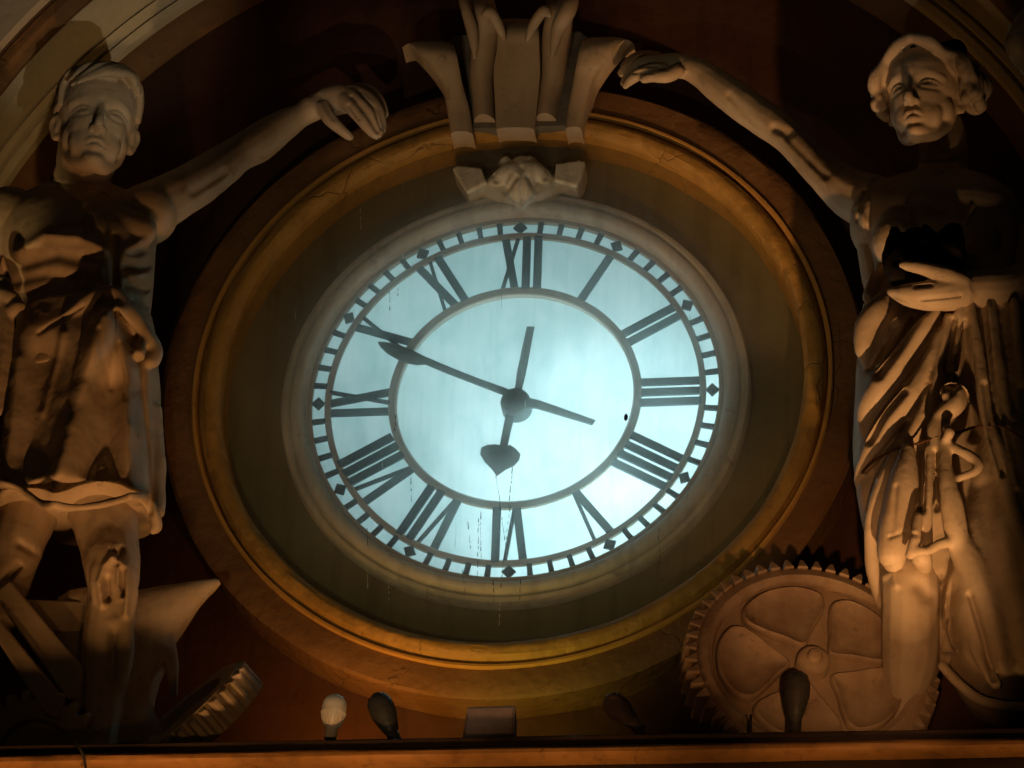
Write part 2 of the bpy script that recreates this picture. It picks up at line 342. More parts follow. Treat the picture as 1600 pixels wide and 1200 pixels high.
# ------------------------------------------------------------------ round frame
fr = empty('round_frame', (0, 0, 0), 'big ochre round frame with roll moulding around the recessed clock', 'frame')
B0 = -.15
ring('outer_band', [(1.535, B0), (1.60, B0-.004), (1.665, B0), (1.682, B0+.015), (1.685, .058), (1.535, .058)], M['band'], fr, n=256, wob=.006)
ring('fillet', [(1.505, B0+.03), (1.508, B0-.010), (1.515, B0-.020), (1.527, B0-.020), (1.534, B0-.010), (1.534, B0+.03)], M['goldline'], fr, n=256, wob=.002)
roll = [(1.510, B0+.045), (1.502, B0+.028)]+[(1.446+.053*math.cos(t), B0+.018-.060*math.sin(t)) for t in np.linspace(.15, math.pi-.1, 14)]+[(1.391, B0+.03), (1.388, .035), (1.510, .035)]
ring('roll', roll, M['gold'], fr, n=256, wob=.006)
ring('recess_panel', [(1.08, .04), (1.50, .04), (1.50, .09), (1.08, .09)], M['olive'], fr, n=128)

# ------------------------------------------------------------------ clock
ck = empty('clock', (0, 0, 0), 'backlit round clock dial with black Roman numerals in a grey bezel', 'clock')
bz = [(1.128, .038), (1.128, -.01), (1.118, -.030), (1.100, -.036), (1.088, -.028), (1.083, -.018), (1.078, -.030)]+[(1.045+.034*math.cos(t), -.026-.030*math.sin(t)) for t in np.linspace(.1, math.pi, 9)]+[(1.000, -.012), (.999, .038)]
ring('bezel', bz, M['bezel'], ck, n=256, wob=.002)
V, F = lathe([(0.0005, .045), (1.0, .045), (1.0, .052), (0.0005, .052)], 128); mesh('opal_glass', V, F, M['opal'], ck, False)
V, F = lathe([(1.07, .09), (1.07, 1.25), (0.0005, 1.25), (.0005, 1.26), (1.10, 1.26), (1.10, .09)], 96); mesh('light_box', V, F, M['white'], ck, False)
def flat_ring(name, r0, r1, mt, y0=-.006, y1=.012): return ring(name, [(r0, y0), (r1, y0), (r1, y1), (r0, y1)], mt, ck, n=192)
flat_ring('track_ring', .977, .9985, M['iron'], -.010, .02)
flat_ring('middle_ring', .885, .916, M['iron'])
flat_ring('inner_ring', .578, .609, M['iron'])
M['light_leak'] = mat('painted_light_leak', (.8, .78, .7))  # pale colour paints in the light leaking inside the inner ring
o = flat_ring('light_leak_ring', .569, .5775, M['light_leak'], -.002, .03)
def rot(poly, h, y0, y1):            # poly in (tangent clockwise, radial) -> placed at hour h
    a = math.radians(90-30*h); rx, rz = math.cos(a), math.sin(a); tx, tz = math.sin(a), -math.cos(a)
    return prism([(t*tx+r*rx, t*tz+r*rz) for t, r in poly], y0, y1)
R0, R1 = .600, .893
def bar(t0, t1, wd, ra=R0, rb=R1): return [(t0-wd/2, ra), (t0+wd/2, ra), (t1+wd/2, rb), (t1-wd/2, rb)]   # t0 at the foot, t1 at the head
def numeral(s):
    polys = []; x = 0.0; TH, TN, PI_ = .039, .018, .056
    for ch in s:
        if ch == 'I': polys.append(bar(x, x, TH)); x += PI_
        elif ch == 'V': polys.append(bar(x+.040, x, TH)); polys.append(bar(x+.048, x+.088, TN)); x += .088+.045
        elif ch == 'X': polys.append(bar(x+.050, x-.004, TH)); polys.append(bar(x-.010, x+.060, TN)); x += .050+PI_-.004
    mx = [p[0] for q in polys for p in q]; c = (min(mx)+max(mx))/2
    return [[(t-c, r) for t, r in q] for q in polys]
for h, s in enumerate(['XII', 'I', 'II', 'III', 'IIII', 'V', 'VI', 'VII', 'VIII', 'IX', 'X', 'XI']):
    off = {9: -.0, 0: .01}.get(h, 0)
    parts = [rot([(t+off, r) for t, r in q], h, -.004-.0012*i, .008) for i, q in enumerate(numeral(s))]
    V, F = merge(parts); mesh('numeral', V, F, M['black'], ck, False)
mk_ = None
for i in range(60):
    h = i/5
    if i % 5 == 0:
        V, F = rot([(-.034, .945), (0, .914), (.034, .945), (0, .979)], h, -.009, .006); nm = 'hour_mark'
        if i in (10, 5, 55): pass
    else:
        V, F = rot([(-.0125, .912), (.0125, .912), (.0135, .980), (-.0135, .980)], h, -.0078, .006); nm = 'minute_mark'
    mesh(nm, V, F, M['black'], ck, False)
# hands
def plate(name, pts, y0, y1, parent, mt): 
    V, F = prism([(P(u, v, y0)[0], P(u, v, y0)[2]) for u, v in pts], y0, y1); return mesh(name, V, F, mt, parent, False)
mh = plate('minute_hand', [(590, 534), (600, 534), (622, 538), (645, 547), (662, 556), (700, 572), (745, 590), (790, 606), (812, 618), (842, 625), (930, 656), (925, 663), (838, 637), (806, 634), (786, 616), (700, 583), (664, 568), (650, 569), (628, 564), (606, 552), (594, 541)], -.052, -.040, ck, M['hand'])
hp = [(823, 510), (835, 510), (822, 580), (816, 605), (812, 630), (805, 648), (799, 668), (793, 696)]
hp += [(797, 695), (806, 701), (813, 709), (811, 718), (803, 727), (790, 733), (776, 743)]
hp += [(768, 732), (757, 721), (750, 709), (752, 699), (761, 695), (772, 694), (781, 695), (786, 668), (791, 645), (796, 628), (805, 603), (808, 580)]
plate('hour_hand', hp, -.034, -.026, ck, M['hand'])
c = P(805, 627, -.05); V, F = lathe([(0.0005, -.075), (.045, -.073), (.066, -.062), (.072, -.045), (.072, .03), (.0005, .03)], 40)
mesh('hub', [(x+c[0], y, z+c[2]) for x, y, z in V], F, M['hand'], ck, True, 40)
V, F = lathe([(0.0005, -.105), (1.389, -.105), (1.389, -.101), (.0005, -.101)], 128)
gp = mesh('window_pane', V, F, M['pane'], None, False); tag(gp, 'dusty streaked glass pane covering the whole recess in front of the dial', 'glass pane')

def streaks(name, runs, mt, parent, wd=.0035):
    parts = []
    for u0, v0, u1, v1, gap in runs:
        q = v0
        while q < v1:
            L_ = random.uniform(3, 12); t = (q-v0)/(v1-v0); u = u0+(u1-u0)*t+random.uniform(-.6, .6); a = P(u, q, -.108); b = P(u+(u1-u0)*L_/(v1-v0), q+L_, -.108); h = wd*random.uniform(.3, .8)
            parts.append(prism([(a[0]-h*.4, a[2]), (b[0]-h, b[2]), (b[0]+h*.6, b[2]), (a[0]+h*.5, a[2])], -.109, -.106)); q += L_+random.uniform(.2, 1)*gap
    V, F = merge(parts); o = mesh(name, V, F, mt, parent, False); o['kind'] = 'stuff'; return o
streaks('grime_streak', [(775, 742, 790, 850, 5), (801, 730, 795, 790, 6), (797, 790, 783, 912, 9), (751, 800, 752, 870, 4), (748, 810, 746, 900, 7), (731, 815, 735, 852, 10), (642, 746, 643, 786, 8), (618, 648, 617, 672, 9), (573, 825, 574, 842, 5), (722, 890, 727, 925, 6), (1029, 825, 1031, 880, 6), (813, 905, 812, 940, 7), (770, 905, 772, 945, 8), (608, 455, 609, 478, 6), (622, 450, 622, 463, 6), (1078, 492, 1079, 500, 9)], M['black'], gp)
streaks('pale_streak', [(573, 885, 574, 915, 3), (608, 905, 607, 935, 8), (563, 325, 564, 355, 6), (782, 940, 780, 975, 8), (630, 398, 629, 420, 8)], M['bezel'], gp, .0028)
c = P(978, 652, -.108); V, F = ball((c[0], c[1], c[2]), (.010, .004, .020), 5); mesh('dirt_spot', V, F, M['black'], gp)
# small broken bracket left on the recess panel
mesh('hook', *merge([limb([(417, 385, .03, 5), (422, 386, .0, 5)]), limb([(420, 388, .0, 2.5), (427, 398, .0, 2.5), (434, 412, .02, 2)])]), M['shade_and_hook'], fr)

# ------------------------------------------------------------------ bracket at the top
kb = empty('console_bracket', tuple(P(812, 200, -.15)), 'fluted cream console curling over the top of the round frame', 'bracket')
def flute(cols_, name, round_=0, mt=M['plaster'], thick=.09):
    # cols_: rows from bottom to top of (uL, uR, v, y front)
    rows = catmull(cols_, 6); n = 10; V = []; F = []
    for uL, uR, v, y in rows:
        a = P(uL, v, y); b = P(uR, v, y)
        for j in range(n+1):
            t = j/n; q = a+(b-a)*t; bulge = round_*math.sin(math.pi*t); ed = .012*(1-min(1, min(t, 1-t)*8))
            V.append((q[0], q[1]-bulge+ed, q[2]))
    k = n+1; nf = len(V)
    V += [(x, y+thick, z) for x, y, z in V[:nf]]
    for i in range(len(rows)-1):
        for j in range(n):
            F.append((i*k+j, i*k+j+1, (i+1)*k+j+1, (i+1)*k+j)); F.append((nf+i*k+j, nf+(i+1)*k+j, nf+(i+1)*k+j+1, nf+i*k+j+1))
        F.append((i*k, (i+1)*k, nf+(i+1)*k, nf+i*k)); F.append((i*k+n, nf+i*k+n, nf+(i+1)*k+n, (i+1)*k+n))
    last = (len(rows)-1)*k
    for j in range(n): F.append((j, nf+j, nf+j+1, j+1)); F.append((last+j, last+j+1, nf+last+j+1, nf+last+j))
    return mesh(name, V, F, mt, kb, True, 40)
flute([(704, 738, 207, -.26), (698, 733, 170, -.28), (690, 722, 130, -.33), (672, 716, 100, -.38), (655, 712, 80, -.40), (640, 706, 66, -.36), (628, 690, 72, -.28)], 'outer_flute', .012, thick=.14)
flute([(883, 908, 200, -.26), (887, 916, 165, -.28), (895, 926, 125, -.33), (900, 940, 100, -.38), (905, 958, 76, -.40), (912, 976, 60, -.36), (925, 990, 66, -.28)], 'outer_flute', .012, thick=.14)
flute([(740, 773, 186, -.245), (737, 770, 150, -.26), (733, 768, 110, -.30), (736, 774, 62, -.36), (733, 776, 32, -.42), (731, 774, 12, -.42), (731, 772, -4, -.34)], 'round_flute', .045)
flute([(836, 868, 184, -.245), (841, 872, 150, -.26), (846, 880, 110, -.30), (846, 886, 60, -.36), (850, 890, 30, -.42), (852, 892, 10, -.42), (854, 892, -6, -.34)], 'round_flute', .045)
flute([(775, 834, 200, -.275), (773, 839, 160, -.29), (771, 843, 110, -.33), (776, 842, 74, -.37), (777, 841, 52, -.40), (777, 841, 38, -.38), (778, 840, 30, -.30)], 'centre_flute', .006, thick=.12)
# leaf curls over the flutes
lc = [limb([(742, 90, -.40, 4), (738, 50, -.45, 10), (728, 15, -.50, 9), (722, -10, -.50, 8)]), limb([(788, 62, -.40, 5), (779, 40, -.47, 9), (766, 18, -.53, 9), (757, 22, -.53, 7)]),
      limb([(824, 62, -.40, 5), (834, 38, -.47, 9), (850, 16, -.56, 9), (858, 22, -.56, 7)]), limb([(862, 90, -.40, 4), (872, 45, -.45, 12), (888, 15, -.50, 14), (896, -15, -.48, 12)])]
sculpt('leaf_curl', lc, .012, M['plaster'], kb, 3)
# body of the console behind flutes
V, F = prism([(P(u, v, -.2)[0], P(u, v, -.2)[2]) for u, v in [(706, 204), (908, 198), (920, 130), (930, 70), (906, 52), (716, 58), (680, 78), (694, 130)]], -.215, .06)
mesh('console_block', V, F, M['greyconsole'], kb, False)
sc_ = empty('cartouche', tuple(P(812, 290, -.03)), 'grey carved cartouche with scrolled ends on top of the dial bezel', 'ornament')
V, F = merge([prism([(P(u, v, -.04)[0], P(u, v, -.04)[2]) for u, v in [(712, 262), (708, 218), (916, 208), (912, 258)]], -.04, .039),
              prism([(P(u, v, -.07)[0], P(u, v, -.07)[2]) for u, v in [(700, 222), (698, 212), (928, 203), (926, 214)]], -.07, .039)])
bevel(mesh('grey_block', V, F, M['greyconsole'], sc_, False), .01)
def pp(pts, y0, y1): return prism([(P(u, v, y0)[0], P(u, v, y0)[2]) for u, v in pts], y0, y1)
ct = [pp([(706, 262), (716, 258), (752, 262), (760, 284), (730, 300), (722, 288)], -.13, .03), pp([(914, 252), (905, 250), (868, 256), (866, 280), (900, 290), (908, 276)], -.13, .03),
      limb([(815, 262, -.08, 20), (815, 290, -.09, 26), (814, 312, -.07, 18), (814, 322, -.05, 10)]), limb([(775, 288, -.07, 16), (800, 272, -.10, 20), (815, 285, -.11, 14)]),
      limb([(852, 284, -.07, 16), (830, 270, -.10, 20), (815, 285, -.11, 14)]), limb([(785, 255, -.08, 7), (790, 252, -.1, 9)]), limb([(828, 252, -.1, 9), (834, 254, -.08, 7)]),
      limb([(758, 296, -.04, 14), (790, 304, -.05, 16), (815, 306, -.05, 18), (845, 300, -.05, 16), (868, 292, -.04, 14)])]
sculpt('carving', ct, .008, M['bezel'], sc_, 2, strokes=[([(815, 262), (815, 318)], 3, -.02), ([(790, 300), (806, 276)], 4, -.02), ([(838, 298), (824, 276)], 4, -.02), ([(770, 270), (775, 282)], 4, -.02), ([(858, 262), (852, 278)], 4, -.02), ([(838, 285)], 5, -.02)])

# ------------------------------------------------------------------ ledge
LT = LEDGE+.006
def run(name, prof, mt, parent=None, n=60):
    V = []; F = []; k = len(prof)
    for i in range(n+1):
        x = -4.5+9*i/n
        for j, (y, z) in enumerate(prof): V.append((x, y+.004*noise.noise(Vector((x*3, j, 0))), z-.0125*x+.004*noise.noise(Vector((x*2.3, j*.6, 3)))))
    for i in range(n):
        for j in range(k): F.append((i*k+j, i*k+(j+1) % k, (i+1)*k+(j+1) % k, (i+1)*k+j))
    F.append(tuple(range(k))); F.append(tuple(n*k+j for j in range(k-1, -1, -1)))
    return mesh(name, V, F, mt, parent, True, 40)
o = run('ledge', [(-.05, -3.2), (-.05, LEDGE-.03), (-1.02, LEDGE-.03), (-1.02, LT), (-1.20, LT), (-1.212, LT-.01), (-1.212, LT-.055), (-1.12, LT-.075), (-1.12, LT-.17), (-.95, LT-.21), (-.95, LT-.6), (-.80, LT-.75)], M['shade_and_hook']); tag(o, kind='structure')  # dark colour paints in the shade above and below the nosing
run('nosing', [(-1.15, LT-.061), (-1.215, LT-.060), (-1.235, LT-.066), (-1.246, LT-.082), (-1.244, LT-.100), (-1.228, LT-.112), (-1.15, LT-.116)], M['ledge'], o)

# ------------------------------------------------------------------ heads
def head_matrix(centre, H, yaw, pitch, roll):
    return Matrix.Translation(Vector(centre)) @ Matrix.Rotation(yaw, 4, 'Z') @ Matrix.Rotation(pitch, 4, 'X') @ Matrix.Rotation(roll, 4, 'Y') @ Matrix.Scale(H, 4) @ Matrix(((1, 0, 0, 0), (0, -1, 0, 0), (0, 0, 1, 0), (0, 0, 0, 1)))
def xf(mtx, VF):
    R_ = np.array(mtx); V, F = VF; V = np.array(V); return (V@R_[:3, :3].T+R_[:3, 3]), F
def lb(pts, **k): return sweep(pts, **k)
def head_parts(mtx, female=False):
    # head units: chin z=0, crown z=1, face towards +y
    q = .92 if female else 1.0
    p = [ball((0, -.03, .63), (.335, .41, .37), 16), ball((0, .10, .42), (.262*q, .27, .34), 14), ball((0, .16, .26), (.225*q, .21, .21), 12), ball((-.13*q, .19, .25), (.10, .11, .14), 10), ball((.13*q, .19, .25), (.10, .11, .14), 10), ball((-.205, .07, .33), (.09, .11, .13), 10), ball((.205, .07, .33), (.09, .11, .13), 10),
         ball((0, .26, .085), (.105*q, .09, .085), 10), lb([(-.20, .0, .22, .07), (-.12, .15, .085, .07), (0, .23, .065, .08), (.12, .15, .085, .07), (.20, .0, .22, .07)]),
         lb([(-.235, -.02, .42, .07), (-.21, .0, .26, .07), (-.16, .05, .16, .06)]), lb([(.235, -.02, .42, .07), (.21, .0, .26, .07), (.16, .05, .16, .06)])]
    for s_ in (-1, 1):
        p += [lb([(s_*.305, -.02, .50, .03), (s_*.345, -.06, .545, .03), (s_*.372, -.10, .50, .03), (s_*.355, -.09, .42, .026), (s_*.32, -.05, .345, .032), (s_*.30, -.02, .37, .02)], n=8),
              ball((s_*.32, -.06, .46), (.03, .055, .08), 8)]
    p += [lb([(0, .335, .57, .032), (0, .40, .45, .032), (0, .462, .345, .040), (0, .40, .315, .040)]), ball((-.044, .385, .322), (.028, .045, .028), 8), ball((.044, .385, .322), (.028, .045, .028), 8)]
    p += [lb([(-.25, .21, .57, .03), (-.14, .312, .612, .032), (0, .338, .60, .030), (.14, .312, .612, .032), (.25, .21, .57, .03)])]
    p += [lb([(-.085, .335, .195, .012), (-.04, .368, .222, .022), (0, .372, .214, .022), (.04, .368, .222, .022), (.085, .335, .195, .012)], n=8),
          lb([(-.07, .335, .178, .012), (0, .362, .160, .028), (.07, .335, .178, .012)], n=8)]
    return [xf(mtx, a) for a in p]
def face_post(mtx, strength=1.0):
    inv = np.array(mtx.inverted()); R_ = np.array(mtx)[:3, :3]
    def g(x, z, cx, cz, sx, sz): return np.exp(-((x-cx)/sx)**2-((z-cz)/sz)**2)
    def f(co, no):
        L_ = co@inv[:3, :3].T+inv[:3, 3]; x, y, z = L_.T
        near = (np.abs(x) < .5) & (z > -.1) & (z < 1.1) & (y > .05)
        d = np.zeros(len(x))
        for s_ in (-1, 1):
            d += -.040*g(x, z, s_*.145, .515, .080, .048)+.030*g(x, z, s_*.150, .500, .055, .032)
            ex = (x-s_*.15)/.075; up = .532-.030*ex*ex; lo = .468+.022*ex*ex; inn = np.exp(-(ex/1.05)**6)
            d += inn*(.016*np.exp(-((z-up)/.010)**2)-.016*np.exp(-((z-up-.022)/.010)**2)-.010*np.exp(-((z-up+.016)/.009)**2))
            d += inn*(.010*np.exp(-((z-lo)/.010)**2)-.010*np.exp(-((z-lo+.022)/.012)**2))
            d += -.012*g(x, z, s_*.058, .50, .02, .035)
            d += -.003*np.exp(-(((x-s_*(.085+.10*(.33-z)*1.6))/.022)**2))*np.exp(-((z-.27)/.06)**2)
            d += -.030*g(x, z, s_*.026, .288, .014, .010)
            d += -.006*g(x, z, s_*.19, .29, .07, .07)
        d += -.022*np.exp(-((z-.190-.010*np.cos(x*40))/.010)**2)*np.exp(-(x/.085)**4)
        d += -.012*g(x, z, 0, .125, .07, .022)+.016*g(x, z, 0, .06, .07, .04)-.012*g(x, z, 0, .262, .012, .025)-.01*g(x, z, 0, .585, .03, .03)
        d = np.where(near, d*np.clip((y-.05)/.12, 0, 1), 0)*strength
        L_[:, 1] += d
        M4 = np.array(mtx); return L_@M4[:3, :3].T+M4[:3, 3]
    return f
def gash(co, amp=.006, sc=5, seed=0.0):     # hand-modelled plaster is never quite even
    out = np.empty(len(co))
    for i, c in enumerate(co):
        v = Vector((c[0]*sc+seed, c[1]*sc, c[2]*sc)); out[i] = noise.noise(v)+.35*noise.noise(v*2.7)+.09*noise.noise(v*6.1)
    return out*amp

def ribs(x0, y0, x1, y1): return [(x0, y0), (x1, y1)]
def finger(pts, **k): return limb(pts, n=10, sub=4, **k)

# ------------------------------------------------------------------ left statue: the smith
smith = empty('statue', tuple(P(150, 1190, -.6)), 'bare chested male worker statue in an apron standing left of the clock behind the anvil', 'statue')
YB = -.62
Hm = head_matrix(P(137, 281, -.78), .56, math.radians(18), math.radians(9), math.radians(3))
p = head_parts(Hm)
p += [limb([(128, 330, -.66, 50), (128, 300, -.68, 42), (126, 262, -.70, 41), (130, 225, -.66, 40)]), limb([(95, 270, -.72, 14), (116, 300, -.74, 13), (130, 316, -.74, 9)]), limb([(165, 265, -.72, 14), (150, 298, -.74, 13), (138, 316, -.74, 9)]),
      # chest, waist
      stack([(120, 300, -.60, 60, .14), (118, 322, -.60, 112, .17), (120, 350, -.62, 126, .215), (124, 395, -.64, 121, .25), (128, 440, -.64, 112, .25), (130, 490, -.62, 105, .22), (132, 540, -.62, 108, .23), (130, 600, -.62, 112, .24)], n=56),
      ball(P(74, 360, -.74), (.20, .09, .12)), ball(P(188, 363, -.74), (.18, .09, .12)),
      ball(P(14, 345, -.62), (.17, .17, .17)), ball(P(228, 335, -.62), (.15, .16, .15)),
      # raised arm
      limb([(215, 335, -.62, 44), (262, 312, -.58, 41), (305, 288, -.52, 37), (345, 262, -.46, 33), (372, 242, -.42, 30), (405, 222, -.40, 31), (440, 198, -.38, 26), (470, 180, -.36, 20), (490, 170, -.36, 21)]),
      # lowered arm, holding the shaft outside the frame
      limb([(12, 350, -.62, 46), (-22, 400, -.62, 42), (-45, 460, -.66, 34), (-30, 475, -.76, 30), (-8, 470, -.84, 24)]),
      # hand on the frame
      limb([(485, 170, -.36, 22), (512, 160, -.36, 27), (535, 155, -.36, 27), (550, 152, -.34, 22)], flat=.7),
      finger([(505, 168, -.40, 13), (516, 186, -.42, 12), (530, 200, -.42, 10.5), (543, 211, -.40, 8.5), (547, 214, -.39, 7)]),
      finger([(538, 158, -.39, 13), (556, 176, -.42, 12), (570, 192, -.42, 11), (583, 207, -.40, 9), (588, 212, -.39, 7)]),
      finger([(548, 150, -.38, 12.5), (567, 163, -.42, 12), (582, 182, -.42, 10.5), (591, 202, -.40, 9), (593, 209, -.39, 7)]),
      finger([(556, 144, -.36, 12), (576, 154, -.39, 11.5), (590, 172, -.40, 10), (597, 192, -.38, 8.5), (598, 203, -.37, 7)]),
      finger([(560, 138, -.33, 10), (580, 144, -.34, 10), (594, 160, -.35, 9), (600, 178, -.34, 7.5)]),
      # legs
      limb([(150, 740, -.62, 66), (162, 800, -.64, 55), (170, 850, -.68, 46), (176, 892, -.74, 43), (175, 935, -.74, 37), (170, 990, -.72, 40), (165, 1050, -.70, 38), (160, 1110, -.70, 32), (158, 1170, -.72, 30), (158, 1215, -.78, 34)]),
      limb([(60, 740, -.62, 66), (38, 800, -.64, 52), (15, 870, -.70, 44), (2, 930, -.70, 38), (-12, 990, -.68, 36), (-30, 1060, -.66, 33), (-40, 1180, -.66, 30)]),
      # cloth cuff bunched at the knee
      limb([(166, 850, -.78, 15), (157, 890, -.82, 15), (156, 930, -.82, 14), (164, 962, -.79, 12)]), limb([(190, 862, -.80, 14), (200, 900, -.82, 15), (201, 940, -.82, 14), (198, 975, -.79, 12), (196, 1020, -.77, 12), (190, 1070, -.76, 10)]),
      limb([(150, 970, -.75, 18), (175, 977, -.79, 18), (200, 965, -.75, 16)]), limb([(158, 990, -.77, 12), (154, 1030, -.77, 12), (152, 1070, -.75, 10)])]
st = [([(180, 372), (181, 470)], 5, -.035), ([(30, 395), (70, 368), (130, 372), (165, 392)], 9, .035), ([(40, 412), (90, 398), (150, 410)], 11, -.026), ([(195, 395), (222, 380), (244, 392)], 8, .03),
      ([(20, 440), (70, 428), (120, 438)], 9, -.018), ([(12, 470), (55, 462), (95, 470)], 9, -.015), ([(196, 416), (215, 420), (240, 412)], 6, -.04), ([(200, 445), (225, 452), (242, 445)], 6, -.04), ([(208, 472), (225, 480), (240, 474)], 6, -.04), ([(215, 495), (235, 502)], 5, -.03),
      ([(196, 403), (215, 405), (238, 398)], 5, .02), ([(205, 431), (240, 428)], 5, .02), ([(150, 420), (160, 460)], 12, .02), ([(130, 400), (150, 440)], 6, -.02), ([(60, 285), (100, 286), (150, 288), (172, 282)], 2.5, -.012),
      ([(110, 300), (130, 318), (150, 300)], 7, .01), ([(135, 345), (136, 365)], 8, -.03), ([(300, 300), (350, 270)], 7, -.02), ([(500, 150), (520, 185)], 4, -.01), ([(550, 152), (572, 178), (590, 206)], 2.2, -.026), ([(560, 144), (584, 168), (595, 200)], 2.2, -.026), ([(545, 165), (560, 186)], 2.2, -.016),
      ([(62, 870), (30, 850)], 6, -.03), ([(10, 905), (28, 885)], 6, -.04), ([(176, 872), (164, 885), (156, 910), (160, 945)], 5, .025), ([(182, 868), (196, 885), (200, 920), (197, 960)], 5, .028), ([(186, 888), (184, 915), (190, 935)], 4, .02), ([(166, 905), (168, 935)], 5, -.035), ([(193, 892), (192, 930)], 3.5, -.03), ([(176, 860), (186, 872), (190, 858)], 4, -.03), ([(176, 990), (172, 1060)], 7, -.035), ([(100, 800), (120, 860)], 10, -.01)]
fp = face_post(Hm)
def post_smith(co, no):
    co = fp(co, no); return co+no*gash(co, .007, 5)[:, None]
sculpt('body', p, .0085, M['plaster'], smith, 6, st, post_smith)
# hair: cap and swept locks
hp_ = []
def cap_pts(cx, cy, cz, rx, ry, rz, n=30, keep=lambda x, y, z: True):
    V, F = ball((cx, cy, cz), (rx, ry, rz), n); return V, F
for i in range(46):       # short combed locks over the skull, leaving the forehead free
    a = random.uniform(-2.9, 2.9); a = math.copysign(abs(a)**1.0, a)
    top = (random.uniform(-.05, .12), random.uniform(-.12, .12), 1.0)
    side = (.36*math.sin(a), -.03+.42*math.cos(a))
    fr_ = math.cos(a) > .35
    low = .83 if fr_ else (.60 if abs(math.sin(a)) > .8 else .50)
    rr_ = .035
    hp_.append(lb([(top[0]*.8, top[1], 1.0, rr_), (side[0]*.62, side[1]*.62, .955, rr_*1.2), (side[0]*.94, side[1]*.93, .84 if not fr_ else .87, rr_*1.1), (side[0]*1.0, side[1]*(.98 if not fr_ else .93), low, rr_*.6)], n=8, sub=4))
for (a0, b0, c0) in [((.10, .22, .99), (-.08, .37, .88), (-.27, .32, .70)), ((.14, .26, .97), (-.02, .405, .85), (-.23, .365, .71)), ((.16, .26, .96), (.02, .41, .85), (-.15, .40, .745)), ((.17, .26, .95), (.06, .41, .845), (-.12, .395, .79)), ((.05, .20, 1.0), (-.16, .30, .90), (-.30, .24, .76)), ((.19, .25, .94), (.13, .38, .86), (-.02, .405, .815)),
                     ((.12, .2, .99), (.25, .25, .90), (.31, .18, .78)), ((.15, .1, 1.0), (.30, .12, .88), (.345, .08, .70)), ((.12, .22, .98), (.22, .31, .88), (.27, .27, .80))]:
    hp_.append(lb([(*a0, .04), (*b0, .042), (*c0, .018)], n=8, sub=6))
hp_.append(ball((0, -.05, .68), (.345, .415, .345), 20))
hp_ = [xf(Hm, q) for q in hp_]
sculpt('hair', hp_, .0085, M['hair'], smith, 1)
# apron skirt with waistband, folds and torn hem
def fold_s(th, t):
    return 1+(.03*math.sin(th*7+1.1+1.2*t)+.014*math.sin(th*13+t*2))*min(1, t*1.6)
ap = [stack([(133, 500, -.63, 106, .25), (132, 560, -.64, 113, .28), (130, 640, -.65, 117, .30), (128, 720, -.66, 121, .32), (127, 784, -.66, 124, .33), (127, 800, -.66, 123, .32)], n=120, fold=fold_s),
      limb([(36, 530, -.74, 9), (62, 518, -.80, 11), (100, 500, -.87, 12), (140, 470, -.91, 13), (168, 460, -.92, 13), (182, 464, -.92, 12), (207, 494, -.88, 12), (232, 530, -.82, 12), (242, 548, -.76, 14)]),
      limb([(168, 470, -.86, 14), (160, 520, -.88, 26), (145, 570, -.89, 30), (125, 630, -.90, 24), (105, 700, -.91, 16), (92, 760, -.90, 10)]),
      limb([(225, 520, -.80, 16), (240, 545, -.78, 15), (238, 562, -.78, 13)]), limb([(222, 530, -.84, 8), (218, 555, -.86, 9)]),
      limb([(-6, 756, -.88, 7), (30, 762, -.92, 7), (62, 786, -.95, 7), (100, 794, -.97, 7), (150, 790, -.97, 6), (180, 783, -.96, 7), (205, 778, -.93, 8), (226, 780, -.88, 9), (241, 802, -.84, 9), (245, 822, -.82, 9), (238, 830, -.82, 6)]),
      limb([(244, 640, -.68, 10), (246, 700, -.70, 12), (248, 770, -.72, 12), (247, 800, -.76, 10)])]
sa = [([(166, 500), (152, 560), (128, 640), (104, 720), (88, 800)], 20, .085), ([(66, 560), (58, 660), (54, 710)], 30, -.09), ([(162, 600), (154, 680), (152, 725)], 34, -.12), ([(20, 560), (8, 680), (2, 800)], 18, .05),
      ([(184, 490), (198, 580), (206, 680), (212, 800)], 15, .055), ([(232, 570), (240, 700), (244, 800)], 12, .02), ([(186, 540), (194, 620)], 5, -.02), ([(216, 560), (226, 660), (234, 800)], 7, -.03),
      ([(150, 500), (155, 482)], 7, -.03), ([(60, 520), (130, 478)], 3, -.014), ([(100, 520), (76, 590), (60, 640)], 6, .015), ([(160, 520), (166, 600)], 5, -.012)]
sculpt('apron', ap, .0085, M['plaster'], smith, 7, sa, lambda co, no: co+no*gash(co, .008, 6, 3)[:, None])
# shaft of the sledge he rests on
sl = [sweep([(*P(2, 478, -.98), .062), (*P(2, 540, -.98), .058), (*P(-8, 640, -.99), .040)], n=6), limb([(-12, 460, -1.0, 12), (8, 462, -1.02, 13), (22, 470, -1.0, 12)]), limb([(16, 490, -1.0, 9), (24, 480, -1.02, 9), (33, 478, -1.0, 8)]), limb([(-20, 440, -.96, 16), (4, 446, -.96, 15), (10, 455, -.96, 12)])]
hs_ = sculpt('sledge_shaft', sl, .009, M['plaster'], None, 2, (), lambda co, no: co+no*gash(co, .006, 9, 5)[:, None])
tag(hs_, 'pale worn shaft gripped by the smith at the left edge of the picture', 'tool shaft')

